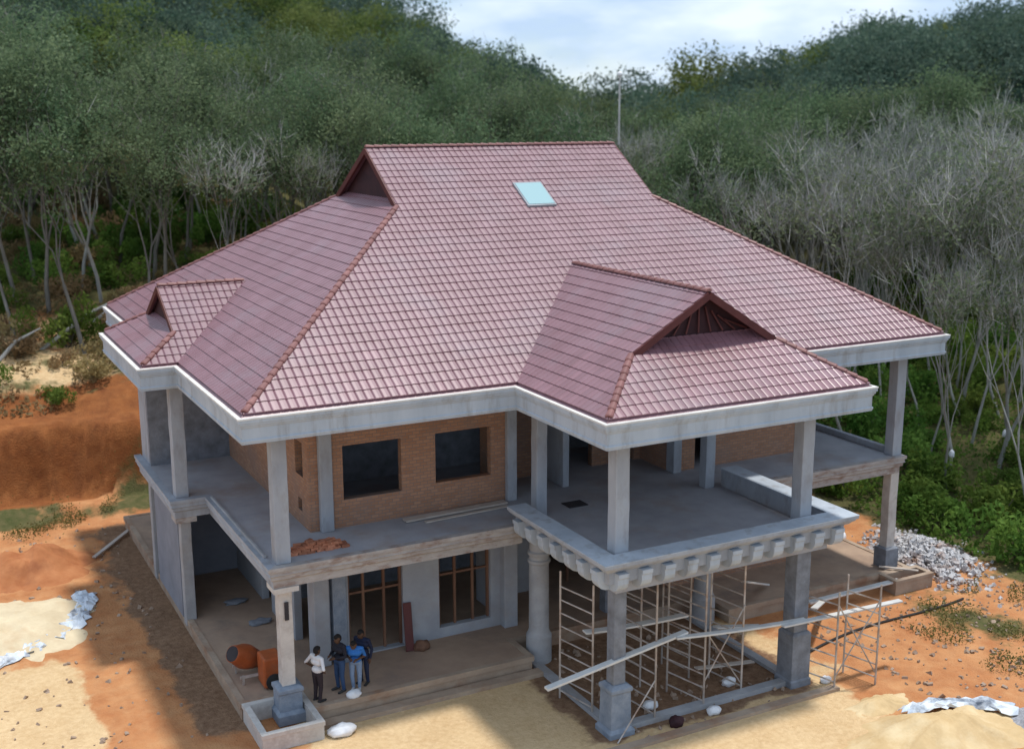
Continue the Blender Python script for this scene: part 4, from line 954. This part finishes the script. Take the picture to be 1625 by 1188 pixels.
def twigs(tips, seed, n, L):
    r = np.random.default_rng(seed); T_ = np.array([[*a, *b] for a, b in tips]); k = r.integers(0, len(T_), n); t = r.random(n)[:, None]
    p = T_[k, :3]*(1-t)+T_[k, 3:]*t; d = T_[k, 3:]-T_[k, :3]; d /= np.linalg.norm(d, axis=1)[:, None]
    d = d+r.normal(0, 0.45, (n, 3))+np.array([0, 0, 0.25]); d /= np.linalg.norm(d, axis=1)[:, None]
    q = r.normal(0, 1, (n, 3)); q -= (q*d).sum(1)[:, None]*d; q /= np.linalg.norm(q, axis=1)[:, None]; s = L*r.uniform(0.5, 1.4, n)[:, None]
    V_ = np.stack([p-q*0.017, p+q*0.017, p+d*s+q*0.005, p+d*s-q*0.005], 1).reshape(-1, 3)
    return V_, np.arange(4*n).reshape(n, 4)
def fastmesh(name, V_, F_, mat):
    me = bpy.data.meshes.new(name); n = len(F_)
    me.vertices.add(len(V_)); me.vertices.foreach_set('co', np.asarray(V_, np.float32).ravel())
    me.loops.add(n*4); me.loops.foreach_set('vertex_index', F_.astype(np.int32).ravel())
    me.polygons.add(n); me.polygons.foreach_set('loop_start', np.arange(0, 4*n, 4, dtype=np.int32))
    me.materials.append(mat); me.update(calc_edges=True); me.validate(); return me
def tree_proto(seed, H, fork, r0, nl, spread, levels, nleaf, lsize, lrad, bark, leaf, ntwig=0):
    m, tips = limb_tree(seed, H, fork, r0, nl, spread, levels, low=(3 if leaf is M_leafgrey else 1))
    tm = bpy.data.meshes.new('trunk'); tm.from_pydata(m.v, [], m.f); tm.materials.append(bark); tm.polygons.foreach_set('use_smooth', [True]*len(tm.polygons)); tm.update()
    V_, F_ = leaves(tips, seed, nleaf, lsize, lrad)
    if ntwig:
        V2, F2 = twigs(tips, seed+7, ntwig, 1.1); cm = fastmesh('crown', np.concatenate([V_, V2]), np.concatenate([F_, F2+len(V_)]), leaf); cm.materials.append(bark)
        cm.polygons.foreach_set('material_index', np.concatenate([np.zeros(len(F_), np.int32), np.ones(len(F2), np.int32)])); cm.update()
        return tm, cm
    return tm, fastmesh('crown', V_, F_, leaf)
BARE = [tree_proto(100+i, 11.5, 3.9, 0.10, 3, 0.30, 5, 900, 0.24, 0.42, M_bark, M_leafdry, 420) for i in range(7)]
M_barkmid = pmat('grey_bark', (0.12, 0.11, 0.095), (0.23, 0.215, 0.19), 2.2, 0.9, 0.3, 10, stretch=(1, 1, 0.35), objvar=0.25)
THIN = [tree_proto(200+i, 12.5, 4.2, 0.15, 3, 0.45, 5, 4200, 0.27, 0.50, (M_bark if i == 0 else M_barkmid), M_leafgrey, 90) for i in range(5)]
LUSH = [tree_proto(300+i, 13.0, 4.0, 0.18, 4, 0.55, 4, 5200, 0.36, 0.62, M_barkdark, M_leafgreen) for i in range(4)]
DEEP = [tree_proto(400+i, 14.0, 3.6, 0.20, 4, 0.62, 4, 6000, 0.40, 0.75, M_barkdark, M_leafdeep) for i in range(4)]
def put_tree(kind, x, y, sc, rz, label, group, name):
    tm, cm = kind; t = bpy.data.objects.new(name, None); col.objects.link(t); z = height(x, y)
    t.location = (x, y, z); t.rotation_euler = (0, 0, rz); t.scale = (sc, sc, sc); t.empty_display_size = 0.3
    for nm, me in (('trunk', tm), ('crown', cm)):
        o = bpy.data.objects.new(nm, me); col.objects.link(o); o.parent = t
    return tag(t, label, 'tree', group)
r = random.Random(21); placed = []; cnt = dict(b=0, t=0, l=0, d=0)
def free(x, y, dmin):
    for px, py in placed:
        if (px-x)**2+(py-y)**2 < dmin*dmin: return False
    return True
cand = []
for i in range(9000):
    dist = 45+120*r.random()**0.8; az = math.radians(r.uniform(2, 55)); x = CAM.x+dist*math.sin(az); y = CAM.y+dist*math.cos(az)
    cand.append((dist, math.degrees(az), x, y))
for dist, az, x, y in sorted(cand, key=lambda c: r.random()):
    if y < 31.5 and x < 31.5: continue
    if x < 34 and y < 30: continue
    if dist < 62 and az > 42 and r.random() < 0.5: continue
    if x < 6 and y < 40 and r.random() < 0.75: continue
    dm = (2.0 if az > 36 else 2.6) if dist < 95 else 4.0
    if not free(x, y, dm): continue
    edge_ = dist + 6*n2(x, y, 0.06, 4)
    if az > 34:
        kind = 'b' if edge_ < 79 else ('t' if edge_ < 98 else 'd')
        if kind == 'b' and r.random() < 0.30: kind = 't'
        if az > 40 and dist < 84: kind = 'b'
        if az < 39 and kind == 'd' and r.random() < 0.5: kind = 'l'
    else:
        kind = 't' if edge_ < 104 else ('l' if r.random() < 0.7 else 'd')
        if kind == 't' and r.random() < 0.12: kind = 'b'
        if az < 14 and edge_ > 85: kind = r.choice('lldt')
    if cnt[kind] >= 260: continue
    placed.append((x, y)); cnt[kind] += 1
    rz = r.uniform(0, 6.28); sc = r.uniform(0.68, 0.92)
    if kind == 'b': put_tree(r.choice(BARE), x, y, sc, rz, 'pale bare-branched rubber tree on the slope behind the house', 'bare rubber trees', 'rubber_tree')
    elif kind == 't': put_tree(r.choice(THIN), x, y, sc, rz, 'thin grey-green rubber tree with slender pale trunk behind the roof', 'thin-leaved rubber trees', 'rubber_tree')
    elif kind == 'l': put_tree(r.choice(LUSH), x, y, sc*1.02, rz, 'leafy green tree on the hilltop against the sky', 'green hilltop trees', 'leafy_tree')
    else: put_tree(r.choice(DEEP), x, y, sc*1.08, rz, 'dense blue-green tree on the far hillside', 'dense hillside trees', 'dense_tree')
for i, (px, py, dd, l) in enumerate(((1108, 62, 128, 'leftmost of the round-topped trees standing above the saddle skyline'), (1168, 66, 126, 'round-topped skyline tree second from the left of the saddle clump'), (1235, 78, 130, 'lower round-topped skyline tree in the middle of the clump'), (1288, 62, 128, 'rightmost round-topped tree of the clump right of the lamp pole'), (1395, 66, 132, 'single round-topped skyline tree between the two clumps'), (1500, 8, 130, 'tallest skyline tree near the top right corner'), (1575, 14, 128, 'yellow-green skyline tree at the top right corner'))):
    d_ = F_+R_*((px-812.5)/1892)-U_*((py-594)/1892); k = dd/math.hypot(d_.x, d_.y); x, y, zt_ = CAM.x+d_.x*k, CAM.y+d_.y*k, CAM.z+d_.z*k
    q_ = LUSH[i % 4]; hh = max(v.co.z for v in q_[1].vertices); put_tree(q_, x, y, max(0.6, (zt_-height(x, y))/hh), i*1.3, l, 'skyline trees', 'leafy_tree')
# two nearer trunks with a white collecting cup, right of the house
for (x, y, l) in ((34.2, 6.7, 'dark slim rubber trunk with a white bag tied on, nearer the house corner'), (37.4, 6.8, 'dark slim rubber trunk with a white bag tied on, nearer the right edge'), (33.6, 12.5, 'slim dark rubber tree just beyond the right corner column'), (40.5, 12.0, 'slim rubber tree at the right edge among the bushes')):
    t = put_tree(r.choice(BARE), x, y, 1.0, r.uniform(0, 6), l, 'trees beside the house', 'rubber_tree')
    if 'white' in l:
        b = blob('collecting_bag', (0.12, -0.12, 1.5), (0.13, 0.10, 0.22), M_white, x); b.parent = t

# bushes
def bush_proto(seed, rx, h, n, size, mat):
    rr = np.random.default_rng(seed); lob = rr.normal(0, 1, (9, 3))*np.array([rx*0.55, rx*0.55, h*0.2])+np.array([0, 0, h*0.5])
    k = rr.integers(0, 9, n); d = rr.normal(0, 1, (n, 3)); d /= np.linalg.norm(d, axis=1)[:, None]
    p = lob[k]+d*rr.uniform(0.3, 1.0, n)[:, None]**0.6*np.array([rx*0.5, rx*0.5, h*0.42]); p[:, 2] = np.abs(p[:, 2])
    V_, F_ = leaf_quads(p, rr, size, 0.1); return fastmesh('foliage', V_, F_, mat)
stem = MB()
for i in range(6):
    a = i*1.05; stem.tube([(0, 0, -0.2), (0.25*math.cos(a), 0.25*math.sin(a), 0.45), (0.5*math.cos(a), 0.5*math.sin(a), 0.95)], [0.035, 0.025, 0.012], 4, caps=False)
stem_me = bpy.data.meshes.new('stem'); stem_me.from_pydata(stem.v, [], stem.f); stem_me.materials.append(M_barkdark); stem_me.update()
BUSH = [bush_proto(500+i, 1.25, 1.7, 1500, 0.24, M_bush) for i in range(4)]
DRY = [bush_proto(520+i, 1.2, 1.2, 700, 0.24, M_brush) for i in range(3)]
def put_bush(me, x, y, sc, label, group):
    t = bpy.data.objects.new('bush', None); col.objects.link(t); t.location = (x, y, height(x, y)-0.05); t.rotation_euler = (0, 0, r.uniform(0, 6)); t.scale = (sc, sc, sc*r.uniform(0.8, 1.2)); t.empty_display_size = 0.2
    for nm, m_ in (('foliage', me), ('stem', stem_me)):
        o = bpy.data.objects.new(nm, m_); col.objects.link(o); o.parent = t
    tag(t, label, 'bush', group)
pl_ = []
for i in range(4000):
    x = r.uniform(29.5, 62); y = r.uniform(-10, 34)
    if x < 30.5+max(0, (-y-1))*0.25 or x-29.5 < (y-6)*-0.0 or len(pl_) >= 190: continue
    if x < 33 and 0 < y < 4: continue
    if any((a-x)**2+(b-y)**2 < 1.9**2 for a, b in pl_): continue
    pl_.append((x, y)); put_bush(r.choice(BUSH), x, y, r.uniform(0.55, 1.15), 'bright green leafy bush among the undergrowth right of the house', 'green bushes right of the house')
pl_ = []
for i in range(3000):
    x = r.uniform(-14, 24); y = r.uniform(27.5, 60)
    if len(pl_) >= 190: break
    if any((a-x)**2+(b-y)**2 < 1.9**2 for a, b in pl_): continue
    pl_.append((x, y)); put_bush(r.choice(DRY if r.random() < (0.85 if y < 38 else 0.45) else BUSH), x, y, r.uniform(0.5, 1.25), 'scrubby olive and tan bush on the slope above the red bank', 'scrub above the red bank')
# fallen tan branches on the left slope
for i, (x, y, a, L, l) in enumerate(((-1.5, 33, 0.5, 6.0, 'long pale fallen trunk on the left slope above the bank'), (1.5, 36, -0.4, 5.0, 'pale leaning dead trunk right of the fallen trunk on the left slope'), (-4.0, 31, 0.9, 4.0, 'short fallen branch at the far left above the bank'))):
    z = height(x, y); e = (x+L*math.cos(a), y+1.0, height(x+L*math.cos(a), y+1.0)+L*0.35); mid = ((x+e[0])/2, y+0.6, (z+e[2])/2+0.3)
    tag(MB().tube([(x, y, z-0.1), mid, e], [0.11, 0.09, 0.04], 7).build('fallen_branch', M_bark), l, 'branch')
# ground cover
def cover(name, n, fx, mat, size, label, seed):
    rr = np.random.default_rng(seed); P = []
    while len(P) < n:
        q = fx(rr)
        if q is not None: P.append((q[0], q[1], height(q[0], q[1])+abs(rr.normal(0, 0.18))+0.03))
    V_, F_ = leaf_quads(np.array(P), rr, size, -0.2); o = bpy.data.objects.new(name, fastmesh(name, V_, F_, mat)); col.objects.link(o)
    return tag(o, label, 'undergrowth', kind='stuff')
def fr_(rr):
    x = 28.3+34*rr.random()**1.3; y = rr.uniform(-12, 36); k = n2(x, y, 0.5, 8)
    if x < 29.6+max(0, -y-1)*0.2+1.2*n2(x, y, 0.8, 3): return None
    return (x, y) if k > -0.35 else None
cover('undergrowth', 34000, fr_, M_bush, 0.22, 'low green undergrowth covering the ground right of the house', 31)
def fl_(rr):
    x = rr.uniform(-22, 20); y = 27+30*rr.random()**1.2
    return (x, y) if n2(x, y, 0.4, 6) > -0.1 else None
cover('dry_brush', 22000, fl_, M_brush, 0.26, 'dry brush and weeds covering the slope above the red bank', 32)
def fg_(rr):
    if rr.random() < 0.5: x, y = rr.uniform(-12, 4), rr.normal(22.6, 0.7)
    else: x, y = rr.uniform(22, 29.5), rr.uniform(-8, -1)
    return (x, y) if n2(x, y, 0.7, 2) > 0.12 else None
cover('grass_tufts', 7000, fg_, M_grass, 0.10, 'thin grass tufts growing on the bare soil', 33)
